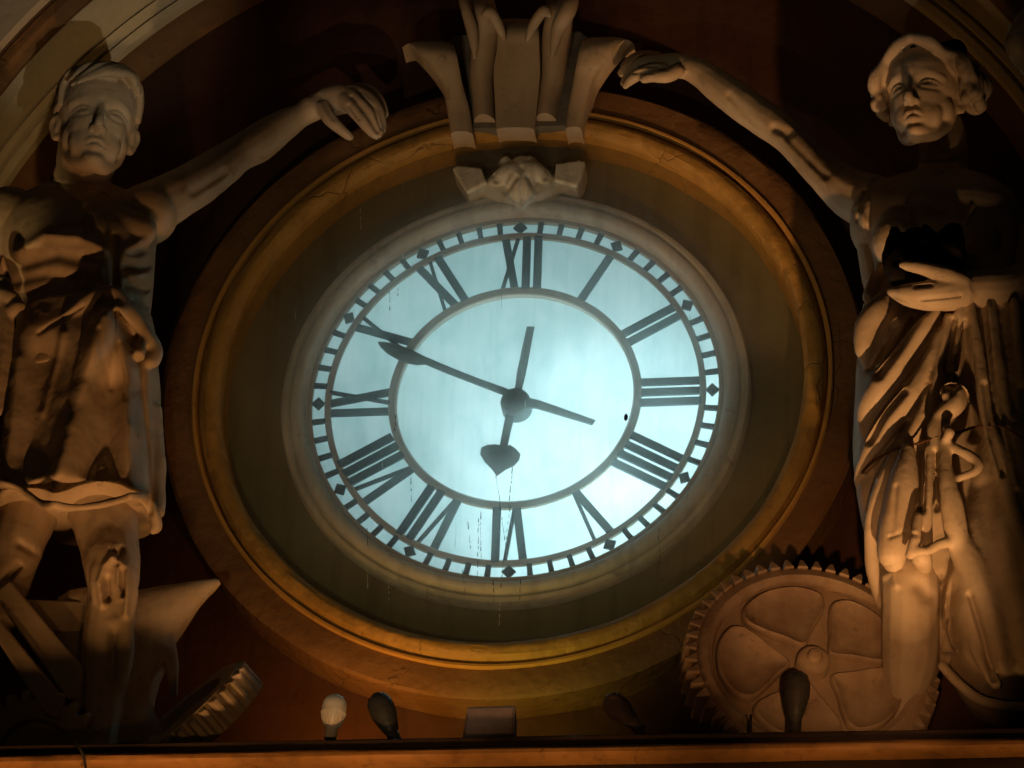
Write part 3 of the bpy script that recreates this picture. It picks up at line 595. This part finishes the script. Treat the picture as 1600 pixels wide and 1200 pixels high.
# ------------------------------------------------------------------ anvil, tools, small cogwheel
an = empty('anvil', tuple(P(230, 1180, -.6)), 'plaster anvil with a long pointed horn at the feet of the male statue', 'anvil')
hb = [sweep([(*P(150, 960, -.55), .20), (*P(205, 985, -.56), .19), (*P(245, 965, -.57), .15), (*P(290, 935, -.58), .085), (*P(325, 918, -.58), .040), (*P(338, 911, -.58), .022)], n=24, sub=8, flat=1.0)]
V, F = merge(hb); V = np.array(V)
top = lambda x: None
zt0, zt1 = P(205, 940, -.58)[2], P(338, 905, -.58)[2]; xt0, xt1 = P(205, 940, -.58)[0], P(338, 905, -.58)[0]
body_ = [(V, F), stack([(165, 1010, -.56, 95, .17), (170, 1040, -.56, 82, .15), (175, 1075, -.56, 66, .13), (175, 1110, -.56, 62, .13), (170, 1150, -.56, 88, .17), (168, 1190, -.56, 108, .20)], n=24, ex=4),
         limb([(262, 1000, -.6, 12), (268, 1040, -.6, 11), (272, 1085, -.6, 6)]), limb([(236, 1010, -.60, 30), (258, 1020, -.60, 18)])]
def an_post(co, no):
    lim = zt0+(zt1-zt0)*np.clip((co[:, 0]-xt0)/(xt1-xt0), 0, 1)
    co = co.copy(); m_ = co[:, 2] > lim; co[m_, 2] = lim[m_]; return co+no*gash(co, .005, 7, 8)[:, None]
sculpt('horn_and_waist', body_, .010, M['plaster'], an, 2, (), an_post)
def slab(name, quad, y0, y1, mt, parent):
    V, F = prism([(P(u, v, y0)[0], P(u, v, y0)[2]) for u, v in quad], y0, y1); return bevel(mesh(name, V, F, mt, parent, False), .012)
slab('face', [(30, 935), (205, 941), (205, 985), (30, 985)], -.74, -.40, M['plaster'], an)
tb = slab('timber_beam', [(-10, 925), (15, 905), (128, 1040), (124, 1085), (105, 1092)], -.84, -.75, M['plaster'], None); tag(tb, 'dark plaster beam slanting down at the lower left corner', 'beam')
tb = slab('timber_plank', [(-20, 975), (-4, 962), (100, 1090), (88, 1120), (70, 1115)], -.90, -.86, M['plaster'], None); tag(tb, 'thinner plank slanting below the beam at the lower left corner', 'plank')
def gear(name, centre, R, thick, nt, toothh, label, nrm, spokes=True, mt=M['plaster'], tw=.0):
    root = empty(name, centre, label, 'cogwheel')
    q = Vector(nrm).normalized().to_track_quat('-Y', 'Z').to_matrix()       # the face looks along nrm
    def put(VF): 
        V, F = VF; return [tuple(q@Vector(v)+Vector(centre)) for v in V], F
    th = thick/2
    if spokes:
        V, F = lathe([(R*.84, -th*.55), (R*.855, -th*.86), (R*.90, -th*.98), (R*.95, -th*.90), (R, -th*.72), (R, th), (R*.84, th), (R*.84, -th*.55)], 96); mesh('rim', *put((V, F)), mt, root, True, 40)
        # web disc with raised curved lobes
        V, F = lathe([(0.001, -th*.42), (R*.86, -th*.42), (R*.86, th*.6), (0.001, th*.6)], 96); mesh('web', *put((V, F)), mt, root, True, 40)
    else:
        V, F = lathe([(0.001, -th*.5), (R*.6, -th*.5), (R*.68, -th), (R, -th), (R, th), (.001, th)], 80); mesh('rim', *put((V, F)), mt, root, True, 40)
    base = None
    for i in range(nt):
        a = 2*math.pi*(i+.5)/nt+tw; w0 = R*math.pi/nt*.78; w1 = w0*(.30 if spokes else .55)
        def pt(t, r, y): return (r*math.cos(a)-t*math.sin(a), y, r*math.sin(a)+t*math.cos(a))
        V = [pt(-w0, R*.985, -th*.98), pt(w0, R*.985, -th*.98), pt(w1, R+toothh, -th*.8), pt(-w1, R+toothh, -th*.8), pt(-w0, R*.985, th*.98), pt(w0, R*.985, th*.98), pt(w1, R+toothh, th*.9), pt(-w1, R+toothh, th*.9)]
        F = [(0, 1, 2, 3), (7, 6, 5, 4), (0, 4, 5, 1), (1, 5, 6, 2), (2, 6, 7, 3), (3, 7, 4, 0)]
        bevel(mesh('tooth', *put((V, F)), mt, root, False), .006)
    return root, put, q
gc = P(1265, 1052, -.80)
# the face of the big wheel is turned slightly to the right
GR = .528
gr, put, gq = gear('cogwheel', tuple(gc), GR, .20, 52, .046, 'large toothed cogwheel with curved petal spokes leaning beside the female statue', (.25, -.95, .17), mt=M['wheel'])
for k in range(5):
    a = math.radians(112+72*k)
    def lobe(t, r): # petal outline between two curved spokes
        return (r*math.cos(a+t), r*math.sin(a+t))
    pts = []
    out_ = [(-.58, .66), (-.50, .76), (-.25, .81), (0, .815), (.2, .81), (.44, .78), (.60, .68), (.57, .50), (.42, .34), (.12, .20), (-.20, .21), (-.42, .36), (-.55, .52)]
    loop = catmull([( *lobe(t, r*GR), 0, 0) for t, r in out_+[out_[0]]], 4)[:-1, :2]
    c = loop.mean(0); V = []; F = []; n = len(loop)
    for s_, y in ((1, -.034), (1.0, -.062), (.975, -.078), (.93, -.084), (.88, -.074), (.5, -.060)):
        for x, z in loop: V.append((c[0]+(x-c[0])*s_, y, c[1]+(z-c[1])*s_))
    V.append((c[0], -.056, c[1])); N = len(V)-1
    for i in range(5):
        for j in range(n): F.append((i*n+j, i*n+(j+1) % n, (i+1)*n+(j+1) % n, (i+1)*n+j))
    for j in range(n): F.append((5*n+j, 5*n+(j+1) % n, N))
    mesh('petal_panel', *put((V, F)), M['wheel'], gr, True, 60)
V, F = lathe([(0.001, -.155), (.026, -.15), (.034, -.135), (.036, -.125), (.050, -.125), (.068, -.115), (.075, -.09), (.078, .0), (.001, .0)], 40); mesh('hub', *put((V, F)), M['wheel'], gr, True, 50)
g2, put2, _ = gear('cogwheel', tuple(P(305, 1128, -.80)), .31, .15, 30, .035, 'small dark cogwheel tipped on edge with heavy teeth near the anvil', (-.55, -.52, .52), False)
for o_, k_ in ((g2, 0),): pass
g3, put3, _ = gear('cogwheel', tuple(P(60, 1185, -.72)), .27, .10, 24, .04, 'half hidden toothed wheel low in the dark bottom left corner', (.0, -.85, -.5), False)

# ------------------------------------------------------------------ right statue: draped woman
lady = empty('statue', tuple(P(1470, 1190, -.6)), 'draped female statue with wavy hair reaching an arm over the right of the clock', 'statue')
Hw = head_matrix(P(1448, 236, -.82), .53, math.radians(-15), math.radians(8), math.radians(0))
p = head_parts(Hw, True)
p += [limb([(1472, 310, -.66, 60), (1473, 270, -.68, 42), (1474, 240, -.70, 38), (1470, 200, -.68, 38)]),
      stack([(1470, 285, -.62, 60, .14), (1462, 305, -.62, 112, .20), (1470, 345, -.64, 128, .27), (1478, 400, -.64, 118, .27), (1480, 450, -.62, 112, .24), (1478, 520, -.62, 120, .25)], n=56),
      ball(P(1412, 378, -.82), (.15, .12, .15)), ball(P(1516, 378, -.82), (.15, .12, .15)),
      limb([(1362, 318, -.62, 46), (1325, 300, -.58, 38), (1288, 270, -.54, 30), (1255, 238, -.50, 27), (1225, 208, -.46, 27), (1200, 190, -.43, 29), (1165, 166, -.40, 29), (1130, 140, -.37, 27), (1100, 118, -.35, 23), (1078, 107, -.34, 20)]),
      limb([(1082, 108, -.34, 20), (1055, 103, -.34, 22), (1030, 105, -.34, 21), (1010, 108, -.34, 17)], flat=.8),
      finger([(1030, 98, -.34, 13), (1005, 100, -.36, 12), (990, 110, -.36, 11), (978, 124, -.35, 9), (974, 130, -.35, 7)]), finger([(1035, 110, -.38, 12), (1010, 112, -.40, 11), (994, 119, -.40, 10), (981, 129, -.38, 8.5), (977, 134, -.38, 7)]),
      finger([(1030, 94, -.30, 12), (1002, 93, -.31, 11), (985, 101, -.31, 10), (972, 114, -.30, 8)]), finger([(1028, 90, -.27, 10), (1005, 87, -.27, 10), (988, 92, -.27, 9), (976, 104, -.27, 8)]), finger([(1058, 112, -.40, 12), (1040, 120, -.42, 11), (1020, 120, -.42, 9), (1006, 124, -.42, 7)]),
      ball(P(1374, 352, -.66), (.14, .16, .19)), limb([(1368, 370, -.66, 32), (1374, 420, -.66, 30), (1385, 470, -.66, 30)]),
      # forearm and cupped hand in front of the waist
      limb([(1625, 380, -.66, 42), (1620, 430, -.80, 36), (1580, 450, -.92, 32), (1530, 452, -1.0, 29), (1495, 452, -1.05, 27)]),
      limb([(1500, 455, -1.05, 29), (1470, 460, -1.10, 24), (1445, 462, -1.12, 21), (1420, 461, -1.12, 17), (1402, 458, -1.11, 11), (1392, 456, -1.1, 7)], flat=1.1),
      limb([(1502, 442, -1.10, 18), (1475, 430, -1.16, 14), (1445, 420, -1.18, 11), (1418, 415, -1.18, 8), (1410, 414, -1.18, 6)]),
      # shin and knee
      limb([(1425, 840, -.70, 50), (1422, 890, -.82, 46), (1424, 930, -.84, 44), (1424, 985, -.80, 45), (1422, 1040, -.76, 42), (1415, 1100, -.72, 30), (1410, 1160, -.72, 26), (1405, 1210, -.78, 34)])]
st = [([(1430, 252), (1470, 253), (1515, 246)], 2.5, -.014), ([(1140, 150), (1200, 215)], 6, -.012), ([(1210, 200), (1232, 208)], 7, -.025), ([(1230, 215), (1290, 275)], 6, -.015), ([(1430, 448), (1455, 446)], 2.5, -.018), ([(1395, 462), (1440, 478)], 3, -.015), ([(1440, 468), (1500, 462)], 2.5, -.015),
      ([(1372, 905), (1395, 895), (1400, 915)], 6, .02), ([(1435, 915), (1450, 930)], 12, -.03), ([(1345, 335), (1352, 350)], 6, .02), ([(1000, 103), (1030, 104)], 2.2, -.012), ([(990, 114), (1020, 113)], 2.2, -.012), ([(1352, 300), (1340, 345)], 3, -.015)]
fpw = face_post(Hw, 1.0)
sculpt('body', p, .0085, M['plaster'], lady, 3, st, lambda co, no: fpw(co, no)+no*gash(co, .006, 5, 11)[:, None])
# wavy parted hair with a flat wreath on the crown
hl = [ball((0, -.08, .68), (.36, .42, .35), 20)]
for s_ in (-1, 1):
    for i in range(13):
        t = i/12; y0 = .26-.50*t; out = (.355 if s_ < 0 else .45)+.05*math.sin(i*1.7)*(1 if s_ > 0 else .4); low = (.50 if s_ < 0 else .42)-.06*math.sin(i*.9)
        pts = [(s_*.02, y0*.9+.08, .985-.05*abs(t-.3), .045)]
        for q in range(1, 7):
            f_ = q/6; zz = .97-(.97-low)*f_**1.15; xx = s_*(.02+out*math.sin(min(1, f_*1.25)*math.pi/2)); yy = (y0+.06*(1-t))*(1-.45*f_)+.03*math.sin(q*2.1+i)
            pts.append((xx+.018*math.sin(q*2.4+i*1.3), yy, zz+.012*math.cos(q*2+i), .050+.010*math.sin(q*1.9+i)))
        hl.append(lb(pts, n=8, sub=4))
for i in range(7):
    hl.append(ball((.42+.05*math.sin(i*2), -.02-.05*i, .60+.10*math.cos(i*1.9)), (.11, .09, .11), 8))
hl = [xf(Hw, q) for q in hl]
sculpt('hair', hl, .0085, M['hair'], lady, 1)
wr = [xf(Hw, lb([(.37*math.cos(a)*.9, -.12+.33*math.sin(a), 1.0-.10*math.sin(a)+.02*math.sin(5*a), .05+.012*math.sin(9*a)) for a in np.linspace(0, 2*math.pi, 20)], n=8, sub=3))]
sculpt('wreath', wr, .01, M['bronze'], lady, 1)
# tunic
def fold_l(th, t): return 1+.014*math.sin(th*9+t*5)+.006*math.sin(th*17-t*4)
rd = [stack([(1474, 350, -.64, 118, .25), (1478, 390, -.645, 121, .285), (1480, 440, -.64, 114, .27), (1474, 500, -.64, 124, .28), (1470, 560, -.66, 126, .31), (1472, 640, -.66, 130, .33), (1478, 720, -.66, 136, .34), (1485, 800, -.66, 132, .34), (1498, 860, -.66, 128, .33), (1520, 940, -.64, 110, .30)], n=110, fold=fold_l),
      stack([(1560, 480, -.66, 60, .30), (1570, 600, -.68, 62, .33), (1580, 760, -.70, 74, .37), (1575, 900, -.72, 96, .39), (1566, 1000, -.72, 100, .38), (1575, 1075, -.72, 72, .34), (1600, 1100, -.72, 62, .3)], n=110, fold=fold_l)]
def fold_(pts, y=-1.0, k=1.0, sub=6): return limb([(u, v, y+dy, r*k) for u, v, r, dy in pts], n=12, sub=sub, flat=1.0)
rd += [fold_([(1384, 405, 8, .22), (1366, 440, 10, .18), (1356, 465, 9, .18)]),
       fold_([(1386, 458, 9, .14), (1368, 485, 17, .10), (1353, 512, 18, .10), (1350, 545, 15, .12), (1354, 566, 9, .16)]),
       fold_([(1414, 484, 8, .08), (1400, 508, 10, .07), (1388, 535, 8, .08)]),
       fold_([(1462, 488, 9, .0), (1436, 520, 14, .0), (1405, 565, 17, .02), (1376, 605, 19, .06), (1356, 640, 17, .12), (1352, 672, 11, .16)]),
       fold_([(1470, 520, 8, -.02), (1452, 565, 12, -.02), (1426, 612, 15, -.01), (1394, 655, 17, .03), (1368, 695, 18, .08), (1350, 735, 14, .14), (1344, 758, 9, .18)]),
       fold_([(1482, 496, 8, -.02), (1474, 550, 10, -.03), (1462, 600, 11, -.03), (1442, 650, 12, -.02), (1416, 695, 10, 0)]),
       fold_([(1500, 480, 8, -.04), (1492, 540, 7, -.03), (1484, 590, 6, -.02)]),
       # mantle edge running down the far side
       fold_([(1512, 462, 9, -.02), (1522, 510, 9, -.03), (1530, 560, 9, -.04), (1540, 640, 11, -.05), (1556, 700, 14, -.07), (1572, 760, 14, -.08), (1592, 830, 14, -.08), (1606, 900, 12, -.06)]),
       fold_([(1548, 470, 8, -.0), (1560, 560, 8, -.02), (1580, 660, 9, -.04), (1605, 760, 9, -.04)]), fold_([(1585, 470, 8, 0), (1598, 600, 8, -.02)]),
       # lower part: long lit ridge from the knot to the knee
       fold_([(1398, 706, 7, .0), (1388, 740, 13, -.0), (1376, 780, 16, .02), (1366, 815, 15, .06), (1362, 850, 12, .10), (1366, 895, 12, .16), (1376, 945, 9, .24)]),
       fold_([(1356, 745, 12, .16), (1358, 780, 15, .16), (1366, 820, 12, .16)]),
       fold_([(1418, 705, 12, -.04), (1412, 760, 24, -.04), (1400, 820, 26, -.03), (1394, 870, 22, -.02), (1398, 874, 15, .03)]),
       fold_([(1451, 700, 7, -.08), (1451, 760, 8, -.10), (1449, 800, 8, -.10), (1448, 850, 9, -.08)]),
       fold_([(1476, 640, 10, -.08), (1476, 700, 10, -.10), (1480, 760, 13, -.12), (1490, 820, 16, -.10), (1500, 860, 16, -.06)]),
       fold_([(1434, 806, 7, -.13), (1430, 840, 8, -.14), (1424, 866, 8, -.13)]),
       fold_([(1420, 868, 6, -.12), (1436, 862, 7, -.14), (1450, 861, 7, -.13), (1470, 850, 8, -.12), (1492, 846, 9, -.08)]),
       fold_([(1440, 870, 16, -.03), (1445, 886, 12, .05)]),
       # tail of the girdle: a loop and a long bent ribbon
       fold_([(1472, 613, 5, -.10), (1482, 607, 9, -.11), (1496, 612, 12, -.11), (1500, 622, 14, -.10), (1490, 636, 15, -.10), (1476, 645, 14, -.09), (1464, 656, 11, -.08), (1460, 672, 12, -.08), (1468, 700, 14, -.07), (1474, 740, 13, -.06)]), fold_([(1476, 618, 6, -.12), (1480, 628, 5, -.11)]),
       fold_([(1478, 668, 6, -.14), (1484, 676, 8, -.15), (1478, 684, 6, -.14)]),
       fold_([(1474, 692, 7, -.10), (1500, 704, 7.5, -.12), (1522, 717, 8.5, -.12), (1529, 728, 8.5, -.12), (1522, 738, 7.5, -.12), (1500, 746, 7, -.11), (1480, 754, 8, -.08)]),
       fold_([(1488, 752, 7, -.12), (1498, 790, 8, -.12), (1502, 830, 9, -.10)]),
       # thigh and hem of the far leg
       fold_([(1500, 850, 22, -.04), (1528, 900, 26, -.04), (1556, 970, 22, -.04), (1572, 1040, 16, -.02)]),
       fold_([(1508, 905, 7, -.02), (1512, 960, 7, -.02), (1526, 1020, 8, -.02), (1556, 1070, 9, -.02)]),
       fold_([(1500, 900, 8, .02), (1492, 950, 9, .02), (1484, 1000, 10, .02), (1476, 1035, 9, .02)]),
       fold_([(1472, 1040, 8, .0), (1494, 1064, 8, -.02), (1524, 1090, 8, -.03), (1560, 1102, 8, -.03), (1610, 1106, 8, -.03)])]
sd = [([(1395, 510), (1360, 575)], 7, -.05), ([(1428, 500), (1400, 545), (1372, 585)], 7, -.05), ([(1412, 612), (1380, 650), (1358, 690)], 5, -.05), ([(1416, 660), (1385, 700), (1352, 735)], 3.5, -.04), ([(1441, 710), (1441, 795)], 4, -.05), ([(1462, 705), (1463, 795)], 3.5, -.04),
      ([(1490, 500), (1478, 570)], 6, -.05), ([(1480, 575), (1488, 600)], 9, -.06), ([(1505, 510), (1512, 600), (1520, 680)], 8, -.05), ([(1538, 600), (1548, 680), (1566, 740)], 4, -.03), ([(1532, 760), (1552, 860), (1572, 960), (1590, 1080)], 14, -.04),
      ([(1516, 930), (1540, 1010), (1552, 1060)], 5, -.04), ([(1478, 925), (1482, 1000)], 18, -.12), ([(1452, 600), (1446, 640), (1452, 625)], 4, -.012), ([(1400, 760), (1395, 830)], 4, -.012), ([(1390, 840), (1410, 832), (1432, 836)], 3, -.01)]
sd += [([(1545, 480), (1560, 640), (1590, 760)], 5, .02), ([(1565, 480), (1585, 640)], 6, -.02), ([(1410, 350), (1440, 375), (1475, 382), (1520, 372)], 4, .02), ([(1400, 372), (1440, 400), (1500, 398)], 4, -.02), ([(1420, 330), (1425, 370)], 4, .015), ([(1520, 320), (1505, 370)], 4, .015)]
sculpt('tunic', rd, .009, M['plaster'], lady, 8, sd, lambda co, no: co+no*gash(co, .005, 5, 21)[:, None])
cd = limb([(1338, 752, -.83, 2), (1350, 735, -.90, 2), (1372, 716, -.96, 2), (1400, 702, -1.04, 2), (1430, 694, -1.05, 2), (1455, 686, -1.10, 2), (1475, 680, -1.11, 2.2), (1500, 675, -1.08, 2.2), (1520, 668, -1.07, 2.2), (1545, 666, -1.07, 2), (1570, 668, -1.08, 2), (1600, 686, -1.08, 2)], n=8)
mesh('girdle_cord', *cd, M['oxide'], lady, True)
# dark vessel in the hand
bd = [limb([(1398, 362, -1.05, 9), (1396, 400, -1.08, 18), (1408, 436, -1.10, 18), (1440, 446, -1.10, 14)]), limb([(1430, 372, -1.04, 20), (1432, 410, -1.08, 30), (1440, 436, -1.10, 20)]),
      limb([(1488, 362, -1.02, 16), (1480, 400, -1.06, 30), (1470, 430, -1.08, 24)]), limb([(1402, 380, -1.06, 12), (1440, 392, -1.10, 20), (1490, 384, -1.06, 18)]), limb([(1445, 356, -1.0, 6), (1450, 372, -1.04, 14)])]
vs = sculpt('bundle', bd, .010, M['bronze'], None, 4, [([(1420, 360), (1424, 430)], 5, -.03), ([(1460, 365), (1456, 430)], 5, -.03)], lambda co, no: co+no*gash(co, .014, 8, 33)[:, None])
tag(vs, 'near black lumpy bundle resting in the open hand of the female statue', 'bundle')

# ------------------------------------------------------------------ lamps on the ledge
def lamp_head(u, v, y, axis, label, R=.055, Lh=.18, lit=False, group=None):
    c = P(u, v, y); root = empty('spotlight', tuple(c), label, 'spotlight')
    q = Vector(axis).normalized().to_track_quat('Z', 'Y').to_matrix()
    def put(VF): V, F = VF; return [tuple(q@Vector((x, z, y_))+Vector(c)) for x, y_, z in V], F     # lathe axis y -> lamp axis z
    k = R/.055
    V, F = lathe([(0.001, Lh*.5), (R*.35, Lh*.49), (R*.75, Lh*.42), (R*.97, Lh*.30), (R, Lh*.16), (R*.97, Lh*.10), (.001, Lh*.10)], 28); mesh('lens', *put((V, F)), M['lampglass' if lit else 'lampdark'], root, True, 60)
    V, F = lathe([(0.001, Lh*.10), (R*1.0, Lh*.10), (R*1.0, Lh*.06), (R*.80, -Lh*.12), (R*.60, -Lh*.30), (R*.50, -Lh*.34), (R*.50, -Lh*.60), (.001, -Lh*.60)], 28); mesh('reflector', *put((V, F)), M['lampglass' if lit else 'lampdark'], root, True, 30)
    for i in range(28):       # cooling ribs
        a = 2*math.pi*i/28
        pr = []
        for r, z in ((R*1.05, Lh*.05), (R*.90, -Lh*.12), (R*.68, -Lh*.28)):
            for t in (-.0022*k, .0022*k): pr.append((r*math.cos(a)-t*math.sin(a), z, r*math.sin(a)+t*math.cos(a)))
            for t in (-.0022*k, .0022*k): pr.append(((r-.008)*math.cos(a)-t*math.sin(a), z, (r-.008)*math.sin(a)+t*math.cos(a)))
        F = []
        for s_ in (0, 4): F += [(s_, s_+1, s_+5, s_+4), (s_+2, s_+6, s_+7, s_+3), (s_, s_+4, s_+6, s_+2), (s_+1, s_+3, s_+7, s_+5)]
        F += [(0, 2, 3, 1), (8, 9, 11, 10)]
        if lit: mesh('rib', *put((pr, F)), M['lampglass'], root, False)
    b = Vector(c)+q@Vector((0, 0, -Lh*.55)); b2 = Vector((b.x+.01, b.y, LEDGE-.03))
    V, F = sweep([(*b, R*.46), (*(b*.6+b2*.4), R*.42), (*b2, R*.50)], n=14, sub=4); mesh('socket', V, F, M['lampdark'], root, True, 50)
    return root
lamp_head(521, 1117, -1.12, (.10, -.10, 1), 'pale ribbed spotlight bulb pointing up on the ledge, left of the tilted dark one', .055, .19, True)
lamp_head(602, 1120, -1.12, (-.42, -.05, 1), 'dark spotlight tilted to the left on the ledge below the clock', .058, .24)
lamp_head(1245, 1092, -1.14, (.06, -.05, 1), 'black upright spotlight standing in front of the large cogwheel', .056, .26)
o = lamp_head(972, 1112, -1.00, (-.75, -.1, .8), 'dim reddish spotlight leaning left between the mauve box and the cogwheel', .055, .20)
for ch in o.children: ch.data.materials[0] = M['mauve']
# mauve floodlight box
c = P(765, 1150, -1.05); V = []; F = []
fb = empty('floodlight', tuple(c), 'boxy mauve floodlight case with a dark side on the ledge under the clock', 'floodlight')
xa, xb = P(728, 1150, -1.12)[0], P(804, 1150, -1.12)[0]; zt = P(728, 1104, -1.12)[2]; zb = LEDGE-.02; xs = P(708, 1150, -1.12)[0]
poly = [(xa, -1.12, zb), (xb, -1.12, zb), (xb, -1.12, zt), (xa, -1.12, zt)]
V = poly+[(xs, -.96, zb), (xb-.01, -.96, zb), (xb-.01, -.98, zt-.02), (xa-.002, -1.09, zt)]
bevel(mesh('case', V, [(0, 1, 2, 3), (4, 7, 6, 5), (0, 3, 7, 4), (1, 5, 6, 2), (3, 2, 6, 7), (0, 4, 5, 1)], M['mauve'], fb, False), .006)
V, F = box(xa+.012, xb-.012, -1.127, -1.1185, zb+.02, zt-.015); mesh('front_plate', V, F, M['mauve'], fb, False)
V, F = merge([box(xs-.004, xs+.02, -1.03, -1.01, zb-.01, zb+.05), box(xb-.015, xb+.006, -1.03, -1.01, zb-.01, zb+.05)]); mesh('bracket', V, F, M['lampdark'], fb, False)
# short rod and loose cable
V, F = sweep([(*P(1173, 1118, -1.12), .006), (*P(1173, 1150, -1.12), .006)], n=8, sub=2); tag(mesh('rod', V, F, M['lampdark'], None, True), 'thin short black rod standing on the ledge left of the black spotlight', 'rod')
V, F = sweep([(*P(120, 1158, -1.20), .006), (*P(124, 1168, -1.245), .006), (*P(131, 1182, -1.25), .006), (*P(134, 1202, -1.24), .006)], n=8, sub=5); tag(mesh('cable', V, F, M['lampdark'], None, True), 'black cable hanging over the front edge of the ledge at lower left', 'cable')
# most spots that light the group stand unseen off the ledge, without bodies

# pale curl of the pier ornament at the right edge
cu = sculpt('corner_scroll', [limb([(1622, 20, -.66, 22), (1598, 45, -.70, 20), (1590, 75, -.72, 20), (1604, 100, -.70, 17), (1625, 110, -.68, 16)]), ball(P(1612, 72, -.66), (.09, .07, .11)), limb([(1640, 40, -.62, 40), (1650, 130, -.62, 44)])], .012, M['cream'], None, 3)
tag(cu, 'pale curled plaster scroll cut off by the right edge beside the wavy hair', 'ornament')
